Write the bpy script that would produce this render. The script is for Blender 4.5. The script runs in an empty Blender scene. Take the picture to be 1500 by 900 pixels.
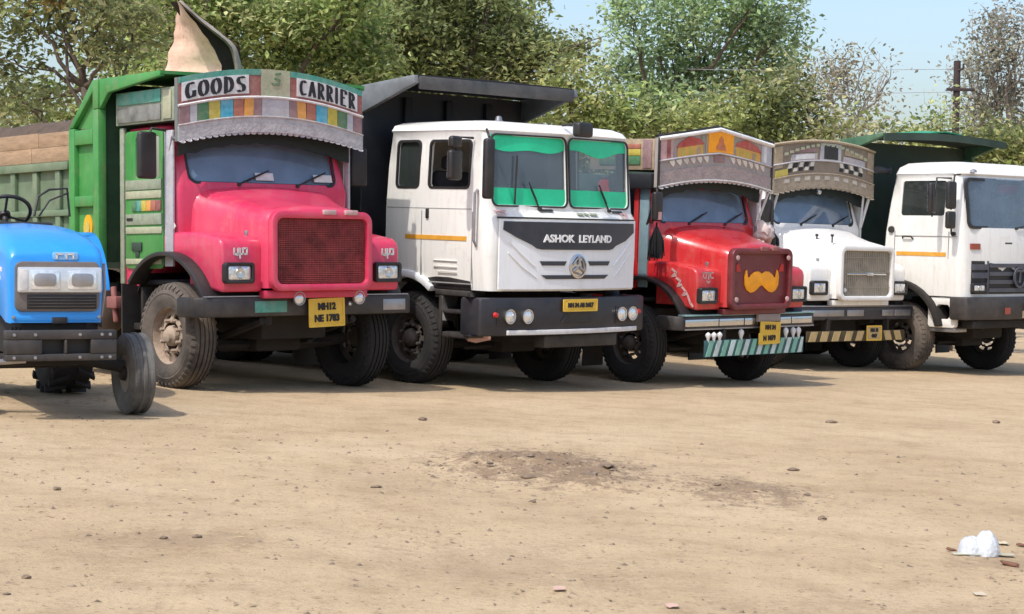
import bpy, bmesh, math, random
import numpy as np
from mathutils import Vector, Matrix, noise
R = math.radians
random.seed(7); rng = np.random.default_rng(7)
sc = bpy.context.scene
COL = sc.collection

# ------------------------------------------------------------------ camera
cam_d = bpy.data.cameras.new('camera'); cam = bpy.data.objects.new('camera', cam_d); COL.objects.link(cam)
PITCH, ROLL, CAM_H = 0.04153, 0.01748, 1.571
cam.rotation_mode = 'QUATERNION'
fw = Vector((0, math.cos(PITCH), -math.sin(PITCH))); up = Vector((0, math.sin(PITCH), math.cos(PITCH))); rt = Vector((1, 0, 0))
r2 = rt*math.cos(ROLL)+up*math.sin(ROLL); u2 = up*math.cos(ROLL)-rt*math.sin(ROLL)
m = Matrix((r2, u2, -fw)).transposed().to_4x4(); m.translation = (0, 0, CAM_H)
cam.matrix_world = m
cam_d.sensor_width = 36; cam_d.lens = 2738*36/1500; cam_d.clip_start = .1; cam_d.clip_end = 3000
sc.camera = cam

# ------------------------------------------------------------------ light
SUN_AZ = math.atan2(-.61, -.79)          # x, y: high on the left
SUN_EL = R(57)
w = bpy.data.worlds.new('World'); sc.world = w; w.use_nodes = True
nt = w.node_tree; bg = nt.nodes['Background']
sky = nt.nodes.new('ShaderNodeTexSky'); sky.sky_type = 'NISHITA'; sky.sun_disc = False
sky.sun_elevation = SUN_EL; sky.sun_rotation = SUN_AZ; sky.air_density = 1.0; sky.dust_density = 2.9; sky.ozone_density = 2.3
nt.links.new(sky.outputs[0], bg.inputs[0]); bg.inputs[1].default_value = .15
sun_d = bpy.data.lights.new('sun', 'SUN'); sun_d.energy = 2.1; sun_d.angle = R(.6); sun_d.color = (1, .95, .87)
sun = bpy.data.objects.new('sun', sun_d); COL.objects.link(sun)
sd = Vector((math.sin(SUN_AZ)*math.cos(SUN_EL), math.cos(SUN_AZ)*math.cos(SUN_EL), math.sin(SUN_EL)))
sun.rotation_euler = sd.to_track_quat('Z', 'Y').to_euler(); sun.location = (-20, -5, 30)
vs = sc.view_settings; vs.view_transform = 'Standard'; vs.look = 'None'; vs.exposure = 0.68; vs.gamma = 1

# ------------------------------------------------------------------ materials
MATS = {}
def nodes(name):
    mt = bpy.data.materials.new(name); mt.use_nodes = True
    return mt, mt.node_tree, mt.node_tree.nodes['Principled BSDF']
def mat(name, col, rough=.6, metal=0, var=.15, dust=0., dustcol=(.36, .28, .2), scale=6, bump=0., bscale=60, spec=.5, coat=0, rust=0., streak=1.0, streaks=0.):
    if name in MATS: return MATS[name]
    mt, t, b = nodes(name); N = t.nodes; L = t.links
    tc = N.new('ShaderNodeTexCoord'); mp = N.new('ShaderNodeMapping'); mp.inputs['Scale'].default_value = (1, 1, streak)
    L.new(tc.outputs['Object'], mp.inputs[0])
    n1 = N.new('ShaderNodeTexNoise'); n1.inputs['Scale'].default_value = scale; n1.inputs['Detail'].default_value = 6; n1.inputs['Roughness'].default_value = .65
    L.new(mp.outputs[0], n1.inputs['Vector'])
    r1 = N.new('ShaderNodeMapRange'); r1.inputs[1].default_value = .3; r1.inputs[2].default_value = .7
    r1.inputs[3].default_value = 1-var; r1.inputs[4].default_value = 1+var; L.new(n1.outputs[0], r1.inputs[0])
    mul = N.new('ShaderNodeMix'); mul.data_type = 'RGBA'; mul.blend_type = 'MULTIPLY'; mul.inputs[0].default_value = 1
    mul.inputs[6].default_value = (*col, 1); L.new(r1.outputs[0], mul.inputs[7])
    out = mul.outputs[2]
    def layer(src, amount, c2, sc2, lo, hi):
        n = N.new('ShaderNodeTexNoise'); n.inputs['Scale'].default_value = sc2; n.inputs['Detail'].default_value = 8; n.inputs['Roughness'].default_value = .7
        L.new(mp.outputs[0], n.inputs['Vector'])
        r = N.new('ShaderNodeMapRange'); r.inputs[1].default_value = lo; r.inputs[2].default_value = hi; r.inputs[3].default_value = 0; r.inputs[4].default_value = amount
        L.new(n.outputs[0], r.inputs[0])
        mx = N.new('ShaderNodeMix'); mx.data_type = 'RGBA'; L.new(r.outputs[0], mx.inputs[0]); L.new(src, mx.inputs[6]); mx.inputs[7].default_value = (*c2, 1)
        return mx.outputs[2], r.outputs[0]
    if dust: out, _ = layer(out, dust, dustcol, scale*.5, .3, .72)
    if streaks:      # rain-washed dirt running down the panels, and splash
        m2 = N.new('ShaderNodeMapping'); m2.inputs['Scale'].default_value = (1, 1, .09); L.new(tc.outputs['Object'], m2.inputs[0]); keep = mp; mp = m2
        out, _ = layer(out, streaks, (.30, .235, .165), 17, .50, .74); mp = keep
        out, _ = layer(out, streaks*.9, (.33, .26, .19), 7, .56, .70)
    if rust: out, _ = layer(out, rust, (.13, .055, .03), scale*2.3, .58, .68)
    L.new(out, b.inputs['Base Color'])
    rr = N.new('ShaderNodeMapRange'); rr.inputs[3].default_value = max(.05, rough-.1); rr.inputs[4].default_value = min(1, rough+.15); L.new(n1.outputs[0], rr.inputs[0])
    L.new(rr.outputs[0], b.inputs['Roughness']); b.inputs['Metallic'].default_value = metal
    b.inputs['Specular IOR Level'].default_value = spec
    if coat: b.inputs['Coat Weight'].default_value = coat; b.inputs['Coat Roughness'].default_value = .15
    if bump:
        nb = N.new('ShaderNodeTexNoise'); nb.inputs['Scale'].default_value = bscale; nb.inputs['Detail'].default_value = 6; L.new(tc.outputs['Object'], nb.inputs['Vector'])
        bp = N.new('ShaderNodeBump'); bp.inputs['Strength'].default_value = bump; bp.inputs['Distance'].default_value = .02; L.new(nb.outputs[0], bp.inputs['Height'])
        L.new(bp.outputs[0], b.inputs['Normal'])
    MATS[name] = mt; return mt
def glass(name, tint=(.35, .42, .45), haze=(.22, .27, .33), hz=.3):
    if name in MATS: return MATS[name]
    mt, t, b = nodes(name); N = t.nodes; L = t.links; N.remove(b); o = N['Material Output']
    tr = N.new('ShaderNodeBsdfTransparent'); tr.inputs[0].default_value = (*tint, 1)
    gl = N.new('ShaderNodeBsdfGlossy'); gl.inputs['Roughness'].default_value = .04
    df = N.new('ShaderNodeBsdfDiffuse'); df.inputs[0].default_value = (*haze, 1)
    fr = N.new('ShaderNodeFresnel'); fr.inputs[0].default_value = 1.7
    m1 = N.new('ShaderNodeMixShader'); tc = N.new('ShaderNodeTexCoord'); nz = N.new('ShaderNodeTexNoise'); nz.inputs['Scale'].default_value = 2.5; nz.inputs['Detail'].default_value = 5
    L.new(tc.outputs['Object'], nz.inputs['Vector'])
    mr = N.new('ShaderNodeMapRange'); mr.inputs[1].default_value = .3; mr.inputs[2].default_value = .7; mr.inputs[3].default_value = hz*.75; mr.inputs[4].default_value = min(1, hz*1.25); L.new(nz.outputs[0], mr.inputs[0])
    L.new(mr.outputs[0], m1.inputs[0]); L.new(tr.outputs[0], m1.inputs[1]); L.new(df.outputs[0], m1.inputs[2])
    m2 = N.new('ShaderNodeMixShader'); L.new(fr.outputs[0], m2.inputs[0]); L.new(m1.outputs[0], m2.inputs[1]); L.new(gl.outputs[0], m2.inputs[2])
    L.new(m2.outputs[0], o.inputs[0]); MATS[name] = mt; return mt

# ------------------------------------------------------------------ mesh builder
class MB:
    def __init__(s): s.v = []; s.f = []
    def add(s, vs, fs):
        k = len(s.v); s.v += [tuple(p) for p in vs]; s.f += [tuple(i+k for i in f) for f in fs]; return s
    def box(s, x0, x1, y0, y1, z0, z1):
        return s.hexa([(x0, y0, z0), (x1, y0, z0), (x1, y1, z0), (x0, y1, z0), (x0, y0, z1), (x1, y0, z1), (x1, y1, z1), (x0, y1, z1)])
    def hexa(s, p): return s.add(p, [(3, 2, 1, 0), (4, 5, 6, 7), (0, 1, 5, 4), (1, 2, 6, 5), (2, 3, 7, 6), (3, 0, 4, 7)])
    def prism(s, poly, plane, a0, a1):
        mk = {'yz': lambda p, a: (a, p[0], p[1]), 'xz': lambda p, a: (p[0], a, p[1]), 'xy': lambda p, a: (p[0], p[1], a)}[plane]
        n = len(poly); vs = [mk(p, a0) for p in poly]+[mk(p, a1) for p in poly]
        fs = [tuple(range(n)), tuple(range(2*n-1, n-1, -1))]+[(i, i+n, (i+1) % n+n, (i+1) % n) for i in range(n)]
        return s.add(vs, fs)
    def loft(s, rings, caps=True, closed=True):
        n = len(rings[0]); vs = [p for r in rings for p in r]; fs = []
        for k in range(len(rings)-1):
            for i in range(n if closed else n-1):
                j = (i+1) % n; fs.append((k*n+i, k*n+j, (k+1)*n+j, (k+1)*n+i))
        if caps is True or caps == 'a': fs.append(tuple(range(n-1, -1, -1)))
        if caps is True or caps == 'b': fs.append(tuple((len(rings)-1)*n+i for i in range(n)))
        return s.add(vs, fs)
    def grid(s, P, thick=None):
        nu, nv = len(P), len(P[0]); vs = [p for r in P for p in r]
        fs = [(i*nv+j, (i+1)*nv+j, (i+1)*nv+j+1, i*nv+j+1) for i in range(nu-1) for j in range(nv-1)]
        if thick is None: return s.add(vs, fs)
        T = Vector(thick); k = len(vs); vs += [tuple(Vector(p)+T) for p in vs]
        fs += [tuple(i+k for i in reversed(f)) for f in fs[:]]
        b = [i*nv for i in range(nu)]+[(nu-1)*nv+j for j in range(1, nv)]+[i*nv+nv-1 for i in range(nu-2, -1, -1)]+[j for j in range(nv-2, 0, -1)]
        for a, c in zip(b, b[1:]+b[:1]): fs.append((c, a, a+k, c+k))
        return s.add(vs, fs)
    def tube(s, path, r, n=8):
        P = [Vector(p) for p in path]; rs = r if isinstance(r, (list, tuple)) else [r]*len(P); rings = []; nrm = None
        for i, p in enumerate(P):
            d = (P[min(i+1, len(P)-1)]-P[max(i-1, 0)]).normalized()
            if nrm is None: nrm = d.orthogonal().normalized()
            nrm = (nrm-d*nrm.dot(d)).normalized(); b = d.cross(nrm)
            rings.append([tuple(p+(nrm*math.cos(a)+b*math.sin(a))*rs[i]) for a in [2*math.pi*k/n for k in range(n)]])
        return s.loft(rings)
    def lathe(s, prof, c, axis='x', n=32, sgn=1, closed=False):
        rings = []
        for a, r in prof:
            ring = []
            for k in range(n):
                t = 2*math.pi*k/n; u, v = r*math.cos(t), r*math.sin(t)
                ring.append({'x': (c[0]+sgn*a, c[1]+u, c[2]+v), 'y': (c[0]+u, c[1]+sgn*a, c[2]+v), 'z': (c[0]+u, c[1]+v, c[2]+sgn*a)}[axis])
            rings.append(ring)
        if closed: rings.append(rings[0])
        return s.loft(rings, caps=not closed)
    def build(s, name, mt, parent=None, bevel=0, smooth=40, seg=2, loc=None, fixn=True):
        me = bpy.data.meshes.new(name); me.from_pydata(s.v, [], s.f)
        if bevel or fixn:
            bm = bmesh.new(); bm.from_mesh(me)
            if fixn: bmesh.ops.remove_doubles(bm, verts=bm.verts, dist=1e-5); bmesh.ops.recalc_face_normals(bm, faces=bm.faces)
            if bevel:
                ed = [e for e in bm.edges if len(e.link_faces) == 2 and e.calc_face_angle(0) > R(28)]
                bmesh.ops.bevel(bm, geom=ed, offset=bevel, segments=seg, affect='EDGES', profile=.5, clamp_overlap=True)
            bm.to_mesh(me); bm.free()
        if mt is not None: me.materials.append(mt)
        if smooth:
            me.polygons.foreach_set('use_smooth', [True]*len(me.polygons)); me.set_sharp_from_angle(angle=R(smooth))
        o = bpy.data.objects.new(name, me); COL.objects.link(o)
        if parent is not None: o.parent = parent
        if loc is not None: o.location = loc
        return o
def rrect(x0, x1, z0, z1, r, n=4):
    out = []
    for cx, cz, a0 in ((x1-r, z1-r, 0), (x0+r, z1-r, 90), (x0+r, z0+r, 180), (x1-r, z0+r, 270)):
        for k in range(n+1):
            a = R(a0+90*k/n); out.append((cx+r*math.cos(a), cz+r*math.sin(a)))
    return out
def ringplate(outer, inner, a0, a1, plane='xz'):
    """plate with a hole: outer and inner outlines with the same point count"""
    mk = {'yz': lambda p, a: (a, p[0], p[1]), 'xz': lambda p, a: (p[0], a, p[1])}[plane]
    n = len(outer); b = MB()
    b.add([mk(p, a0) for p in outer]+[mk(p, a0) for p in inner]+[mk(p, a1) for p in outer]+[mk(p, a1) for p in inner],
          [f for i in range(n) for j in [(i+1) % n] for f in ((i, j, n+j, n+i), (2*n+i, 3*n+i, 3*n+j, 2*n+j), (i, 2*n+i, 2*n+j, j), (n+i, n+j, 3*n+j, 3*n+i))])
    return b
def solidify(o, t, offset=-1):
    md = o.modifiers.new('s', 'SOLIDIFY'); md.thickness = t; md.offset = offset; bake(o)
def bake(o):
    bpy.context.view_layer.update(); dg = bpy.context.evaluated_depsgraph_get()
    me = bpy.data.meshes.new_from_object(o.evaluated_get(dg)); old = o.data; o.modifiers.clear(); o.data = me; me.name = o.name
    me.polygons.foreach_set('use_smooth', [True]*len(me.polygons)); me.set_sharp_from_angle(angle=R(40))
def cut(o, tools):
    objs = []
    for tmb in tools:
        c = tmb.build('tmp', None, smooth=0); c.parent = o.parent; objs.append(c)
        md = o.modifiers.new('b', 'BOOLEAN'); md.object = c; md.operation = 'DIFFERENCE'; md.solver = 'EXACT'
    bake(o)
    for c in objs: bpy.data.objects.remove(c)
def tag(o, label=None, cat=None, group=None, kind=None):
    if label: o['label'] = label
    if cat: o['category'] = cat
    if group: o['group'] = group
    if kind: o['kind'] = kind
    return o
def empty(name, label, cat, loc=(0, 0, 0), rot=(0, 0, 0), scale=1, group=None):
    o = bpy.data.objects.new(name, None); COL.objects.link(o); o.empty_display_size = .3
    o.location = loc; o.rotation_euler = rot; o.scale = (scale,)*3; tag(o, label, cat, group); return o
def dup(o, parent, loc=None, rot=None):
    c = o.copy(); COL.objects.link(c); c.parent = parent
    if loc is not None: c.location = loc
    if rot is not None: c.rotation_euler = rot
    return c
def text_pts(txt, size, bold=0.0, extr=.004, sx=1.0):
    cu = bpy.data.curves.new('t', 'FONT'); cu.body = txt; cu.size = size; cu.offset = bold; cu.extrude = extr; cu.align_x = 'CENTER'; cu.align_y = 'CENTER'; cu.resolution_u = 3
    o = bpy.data.objects.new('t', cu); COL.objects.link(o); bpy.context.view_layer.update()
    me = bpy.data.meshes.new_from_object(o.evaluated_get(bpy.context.evaluated_depsgraph_get()))
    v = [(p.co.x*sx, p.co.y, p.co.z) for p in me.vertices]; f = [tuple(p.vertices) for p in me.polygons]
    bpy.data.objects.remove(o); bpy.data.meshes.remove(me); return v, f
def lettering(txt, size, mt, parent, place, bold=0., name='lettering', sx=1.0):
    """place(x, z, d) -> local point, d is height off the surface"""
    v, f = text_pts(txt, size, bold, .004, sx); b = MB(); b.add([place(p[0], p[1], p[2]+.004) for p in v], f)
    if name != 'letter':
        o = b.build(name, mt, parent, smooth=0, fixn=True); o['kind'] = 'stuff'; return o
    par = list(range(len(v)))            # one object per letter: split the word into its loose pieces
    def find(i):
        while par[i] != i: par[i] = par[par[i]]; i = par[i]
        return i
    key = {}
    for i, p in enumerate(v):
        k = tuple(round(q, 5) for q in p)
        if k in key: par[find(i)] = find(key[k])
        else: key[k] = i
    for q in f:
        for i in q[1:]: par[find(i)] = find(q[0])
    for r_ in sorted(set(find(i) for i in range(len(v))), key=lambda i: v[i][0]):
        ids = [i for i in range(len(v)) if find(i) == r_]; mp = {i: j for j, i in enumerate(ids)}
        q = MB(); q.add([b.v[i] for i in ids], [tuple(mp[i] for i in g_) for g_ in f if find(g_[0]) == r_]); q.build('letter', mt, parent, smooth=0)
GX, GY = -0.03105, -0.01403
def gz(x, y): return GX*x+GY*(y-15)

# ------------------------------------------------------------------ ground
def soil_material():
    mt, t, b = nodes('dry_soil'); N = t.nodes; L = t.links
    tc = N.new('ShaderNodeTexCoord')
    def nz(s, d=8, ro=.6, sy=1):
        mp = N.new('ShaderNodeMapping'); mp.inputs['Scale'].default_value = (1, sy, 1); L.new(tc.outputs['Object'], mp.inputs[0])
        n = N.new('ShaderNodeTexNoise'); n.inputs['Scale'].default_value = s; n.inputs['Detail'].default_value = d; n.inputs['Roughness'].default_value = ro; L.new(mp.outputs[0], n.inputs['Vector']); return n.outputs[0]
    def ramp(src, pts):
        r = N.new('ShaderNodeValToRGB'); L.new(src, r.inputs[0]); e = r.color_ramp.elements
        while len(e) < len(pts): e.new(.5)
        for q, (p, c) in zip(e, pts): q.position = p; q.color = (*c, 1)
        return r.outputs[0]
    base = ramp(nz(.55, 6, .55), [(.3, (.405, .300, .185)), (.5, (.455, .342, .214)), (.7, (.50, .385, .249))])
    mid = ramp(nz(3.2, 10, .72), [(.34, (.84, .82, .79)), (.50, (1, 1, 1)), (.72, (1.1, 1.1, 1.1))])
    fine = ramp(nz(26, 6, .75, 1), [(.32, (.55, .50, .46)), (.43, (1, 1, 1)), (.68, (1.08, 1.08, 1.08))])
    def mulc(a, c):
        m = N.new('ShaderNodeMix'); m.data_type = 'RGBA'; m.blend_type = 'MULTIPLY'; m.inputs[0].default_value = 1; L.new(a, m.inputs[6]); L.new(c, m.inputs[7]); return m.outputs[2]
    c = mulc(mulc(base, mid), fine)
    # patches of darker, freshly turned earth (loose heap, scuffed spots), broken up by noise
    def patch(src, cx, cy, rx, ry, amt):
        mp = N.new('ShaderNodeMapping'); mp.vector_type = 'POINT'; mp.inputs['Location'].default_value = (-cx/rx, -cy/ry, 0); mp.inputs['Scale'].default_value = (1/rx, 1/ry, 0); L.new(tc.outputs['Object'], mp.inputs[0])
        ln = N.new('ShaderNodeVectorMath'); ln.operation = 'LENGTH'; L.new(mp.outputs[0], ln.inputs[0])
        k = N.new('ShaderNodeMath'); k.operation = 'MULTIPLY_ADD'; L.new(nz(6.5, 10, .8), k.inputs[0]); k.inputs[1].default_value = 4.6; L.new(ln.outputs['Value'], k.inputs[2])
        r = N.new('ShaderNodeMapRange'); r.inputs[1].default_value = 2.75; r.inputs[2].default_value = 3.25; r.inputs[3].default_value = amt; r.inputs[4].default_value = 0; L.new(k.outputs[0], r.inputs[0])
        m = N.new('ShaderNodeMix'); m.data_type = 'RGBA'; L.new(r.outputs[0], m.inputs[0]); L.new(src, m.inputs[6]); m.inputs[7].default_value = (.235, .165, .105, 1); return m.outputs[2]
    for q in ((.20, 12.0, .85, 1.3, .85), (.45, 11.5, .45, .5, .75), (1.45, 11.3, .45, .8, .8), (-.05, 8.2, .7, .8, .22), (1.9, 7.3, 1.3, .6, .22), (-1.5, 8.4, .5, .35, .35), (-.3, 6.3, 2.2, .6, .25), (2.4, 9.0, .35, .35, .4), (-.7, 11.2, .5, .8, .18), (.15, 12.1, .5, .5, .6)): c = patch(c, *q)
    L.new(c, b.inputs['Base Color'])
    b.inputs['Roughness'].default_value = .95; b.inputs['Specular IOR Level'].default_value = .15
    ad = N.new('ShaderNodeMath'); ad.operation = 'ADD'; L.new(nz(9, 9, .7), ad.inputs[0]); L.new(nz(45, 6, .7), ad.inputs[1])
    bp = N.new('ShaderNodeBump'); bp.inputs['Strength'].default_value = .55; bp.inputs['Distance'].default_value = .03; L.new(ad.outputs[0], bp.inputs['Height']); L.new(bp.outputs[0], b.inputs['Normal'])
    return mt
SOIL = soil_material()
MOUNDS = [(.22, 12.0, .7, .85, .075), (-.1, 11.9, .35, .3, .03), (.55, 11.2, .25, .25, .03), (1.45, 11.2, .3, .45, .035), (.15, 7.6, .5, .4, .02)]
def ground_h(x, y):
    h = gz(x, y)
    near = max(0, min(1, (16-y)/3)) if y > 13 else 1
    h += near*(.018*noise.noise((x*.9, y*.9, 1.3))+.008*noise.noise((x*3.3, y*3.3, 4.1)))
    if 4 < y < 15:
        for mx, my, rx, ry, a in MOUNDS:
            d = ((x-mx)/rx)**2+((y-my)/ry)**2
            if d < 4: h += a*math.exp(-d*1.6)*(1+.55*noise.noise((x*7, y*7, 2))+.4*noise.noise((x*19, y*19, 6)))
        # tyre ruts
        for k, (x0, s) in enumerate(((-.75, .10), (-.35, .10), (1.9, -.12), (2.25, -.12), (-2.2, .02))):
            u = x-(x0+s*(y-9)); 
            if abs(u) < .14: h += (-.010+.008*math.sin(y*48+(u*22 if k else -u*22)))*(math.cos(u/.14*math.pi)+1)*.5*(.5+.5*noise.noise((x*2, y*.8, 11)))
    return h
xs = [-900, -300, -100, -40, -20, -12]+list(np.arange(-9, 11.01, .25))+[14, 20, 40, 100, 300, 900]
ys = [-600, -100, -20, -5, 0, 2, 3]
y_ = 3.5
while y_ < 20: ys.append(y_); y_ += .05 if y_ < 14 else .25
ys += [20, 22, 25, 30, 36, 45, 60, 90, 150, 300, 900, 2000]
xs = [x for x in xs if x < -4.2 or x > 4.2]+list(np.arange(-4.2, 4.21, .06)); xs = sorted(xs)
def gfar(x, y):
    # level out far away so that the lot's slope does not run to the horizon
    cx = max(-14, min(16, x)); cy = max(-10, min(55, y)); return cx, cy
P = []
for x in xs:
    row = []
    for y in ys:
        cx, cy = gfar(x, y); row.append((x, y, ground_h(cx, cy)))
    P.append(row)
b = MB(); b.grid(P)
g = b.build('ground', SOIL, smooth=180, fixn=False); tag(g, kind='structure', label='bare dry sandy earth of the truck lot')
# ------------------------------------------------------------------ trees
def leaf_material(name, transl=.5):
    mt, t, b = nodes(name); N = t.nodes; L = t.links; o = N['Material Output']
    at = N.new('ShaderNodeAttribute'); at.attribute_name = 'leafcol'
    L.new(at.outputs['Color'], b.inputs['Base Color']); b.inputs['Roughness'].default_value = .55; b.inputs['Specular IOR Level'].default_value = .2
    tl = N.new('ShaderNodeBsdfTranslucent'); L.new(at.outputs['Color'], tl.inputs[0])
    mx = N.new('ShaderNodeMixShader'); mx.inputs[0].default_value = transl; L.new(b.outputs[0], mx.inputs[1]); L.new(tl.outputs[0], mx.inputs[2]); L.new(mx.outputs[0], o.inputs[0]); return mt
LEAF = leaf_material('leaf')
BARK = mat('bark', (.10, .075, .055), .9, var=.4, scale=5, bump=.5, bscale=30, streak=.3)
BARKP = mat('pale_bark', (.26, .23, .2), .9, var=.35, scale=5, bump=.4, bscale=30, streak=.3)
def leaves(name, blobs, size, cols, parent=None, dens=1.0, clump=.22, jit=.35, aspect=.5, hole=.0, kind=None):
    """blobs: (x, y, z, rx, ry, rz[, colour list]); leaf count follows each blob's size"""
    C, SZ, CO = [], [], []
    for bl in blobs:
        x, y, z, rx, ry, rz = bl[:6]; cc = np.array(bl[6] if len(bl) > 6 else cols)
        n = int(dens*72*((rx*rz)**.5*2)**2/(size*size)*.16); ncl = max(8, int(n/34))
        d = rng.normal(size=(ncl, 3)); d /= np.linalg.norm(d, axis=1)[:, None]; rr = rng.uniform(.25, 1.05, ncl)**.6
        cl = np.array((x, y, z))+d*rr[:, None]*np.array((rx, ry, rz))
        k = rng.integers(0, ncl, n); p = cl[k]+rng.normal(size=(n, 3))*clump*np.array((1, 1, .75))
        clc = rng.integers(0, len(cc), ncl); clb = rng.uniform(.72, 1.3, ncl)
        col = cc[clc[k]]*clb[k][:, None]*rng.uniform(1-jit, 1+jit, (n, 1))
        C.append(p); CO.append(col); SZ.append(size*rng.uniform(.6, 1.35, n))
    C = np.concatenate(C); CO = np.concatenate(CO); SZ = np.concatenate(SZ); n = len(C)
    ax = rng.normal(size=(n, 3)); ax[:, 2] = ax[:, 2]*.6-.25; ax /= np.linalg.norm(ax, axis=1)[:, None]
    nn = rng.normal(size=(n, 3)); nn[:, 2] = np.abs(nn[:, 2])+.5
    sd_ = np.cross(ax, nn); sd_ /= np.linalg.norm(sd_, axis=1)[:, None]; up_ = np.cross(sd_, ax)
    h = SZ[:, None]
    v = np.stack([C-ax*h*.5, C+sd_*h*aspect*.5+up_*h*.10, C+ax*h*.5, C-sd_*h*aspect*.5+up_*h*.10], 1).reshape(-1, 3)
    me = bpy.data.meshes.new(name); me.vertices.add(4*n); me.vertices.foreach_set('co', v.ravel())
    me.loops.add(6*n); me.polygons.add(2*n)
    idx = (np.arange(n)[:, None]*4+np.array([0, 1, 2, 0, 2, 3])[None]).ravel(); me.loops.foreach_set('vertex_index', idx)
    me.polygons.foreach_set('loop_start', np.arange(2*n)*3); me.update(calc_edges=True)
    a = me.attributes.new('leafcol', 'FLOAT_COLOR', 'POINT')
    c4 = np.ones((n, 4)); c4[:, :3] = np.clip(CO, 0, 1); a.data.foreach_set('color', np.repeat(c4, 4, 0).ravel())
    me.materials.append(LEAF); o = bpy.data.objects.new(name, me); COL.objects.link(o)
    if parent: o.parent = parent
    if kind: o['kind'] = kind
    return o
def wob(p0, p1, n=6, a=.15):
    p0, p1 = Vector(p0), Vector(p1); L = (p1-p0).length
    return [tuple(p0.lerp(p1, i/n)+Vector(rng.normal(size=3))*a*L*.12*(1 if 0 < i < n else 0)) for i in range(n+1)]
def tree(name, label, base, fork, blobs, cols, size=.16, r=.16, dens=1., bark=None, clump=.22, twigs=3, aspect=.5, cat='tree', group=None, jit=.35):
    bx, by = base; bz = gz(bx, by)-.1; size *= 1.0; 
    gain = 2.1 if max(cols[0]) < .23 else 1.75 if max(cols[0]) < .28 else 1.2
    cols = [tuple(min(.6, gain*(q*.85+.15*(sum(c)/3))) for q in c) for c in cols]; t = empty(name, label, cat, (bx, by, bz), group=group); rel = lambda p: (p[0]-bx, p[1]-by, p[2]-bz)
    bark = bark or BARK; fk = Vector(fork)
    if r:
        path = wob((bx, by, bz), fk, 7); tb = MB(); tb.tube([rel(p) for p in path], [r*(1.25-.6*i/7) for i in range(8)], 10)
        tb.build('trunk', bark, t, smooth=180)
        lb = MB()
        for bl in blobs:
            c = Vector(bl[:3]); s = fk if rng.random() < .6 else Vector(path[5])
            q = wob(s, c, 6, .42); lb.tube([rel(p) for p in q], [r*.5*(1-.75*i/6) for i in range(7)], 7)
            for k in range(twigs):
                st = Vector(q[int(rng.integers(3, 7))]); d = Vector(rng.normal(size=3)); d.z = abs(d.z)*.8; e = c+Vector((d.x*bl[3], d.y*bl[4], d.z*bl[5]))*.75
                w_ = wob(st, e, 4, .6); lb.tube([rel(p) for p in w_], [r*.16*(1-.7*i/4) for i in range(5)], 5)
        lb.build('branches', bark, t, smooth=180)
    leaves('crown', [(bl[0]-bx, bl[1]-by, bl[2]-bz)+tuple(bl[3:]) for bl in blobs], size, cols, t, dens, clump, jit, aspect)
    return t
F = 2738.0
def B_(Y, lst, dy=.9):
    """crown clumps of one tree: sideways offset, height and radii (in 1/100 of the distance), spread in depth about Y"""
    out = []
    for q in lst:
        u, v, ru, rv = q[:4]; yy = Y+float(rng.uniform(-dy, dy)); k = yy/F
        x = (u-750)*k; z = CAM_H+(336-v-(u-750)*.0175)*k
        out.append((x, yy, z, ru*k, max(ru, rv)*k*.9, rv*k)+tuple(q[4:]))
    return out
def X_(u, Y): return (u-750)*Y/F
def Z_(u, v, Y): return CAM_H+(336-v-(u-750)*.0175)*Y/F
OLIVE = [(.12, .14, .045), (.15, .16, .06), (.09, .11, .04), (.18, .17, .075)]
MID = [(.17, .215, .055), (.13, .18, .05), (.23, .26, .085), (.10, .14, .042), (.27, .28, .12)]
DARK = [(.105, .13, .045), (.15, .17, .055), (.20, .21, .08), (.08, .10, .038)]
BLUE = [(.15, .22, .09), (.185, .25, .115), (.12, .175, .08), (.22, .27, .13), (.17, .235, .13)]
YEL = [(.25, .27, .07), (.20, .23, .065), (.30, .29, .11), (.16, .19, .055)]
DRY = [(.32, .28, .17), (.27, .24, .13), (.38, .34, .25), (.23, .22, .10)]
GREY = [(.32, .32, .24), (.38, .37, .31), (.27, .28, .19), (.33, .30, .24)]
BROWN = [(.28, .19, .06), (.33, .24, .08), (.22, .15, .05)]

Y = 33; tree('leafy_tree', 'dark olive tree at the far left with a slanting trunk and sky showing through', (X_(190, Y), Y), (X_(120, Y), Y, Z_(135, 150, Y)),
     B_(Y, [(15, 45, 55, 50), (75, 20, 60, 40), (20, 120, 45, 40), (150, 25, 55, 45), (160, 95, 38, 30), (60, 170, 60, 18), (30, 175, 50, 20), (190, 60, 40, 50), (95, 70, 40, 28), (80, 12, 45, 26, BROWN)]), OLIVE, .15, .10, .85)
Y = 38; tree('leafy_tree', 'broad sunlit green tree rising behind the pink truck and its rusty sheet', (X_(380, Y), Y), (X_(390, Y), Y, Z_(390, 215, Y)),
     B_(Y, [(240, 50, 60, 55), (320, 30, 65, 50), (410, 50, 70, 55), (490, 60, 65, 55), (300, 105, 60, 40), (430, 120, 75, 40), (380, -10, 90, 45), (530, 110, 50, 45), (215, 130, 40, 40), (500, 0, 60, 40), (260, -20, 70, 40), (540, 160, 40, 25)]), MID, .15, .22, 1.5)
Y = 41; tree('leafy_tree', 'dense dark green tree standing behind the black dump body', (X_(660, Y), Y), (X_(660, Y), Y, Z_(660, 200, Y)),
     B_(Y, [(600, 40, 65, 50), (685, 45, 70, 55), (630, 100, 70, 40), (748, 65, 50, 48), (710, 8, 55, 28), (795, 85, 42, 36), (835, 70, 25, 22), (570, 90, 50, 50), (620, -20, 70, 40), (720, 110, 60, 30), (600, 140, 60, 25)]), DARK, .15, .2, 1.5)
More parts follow.
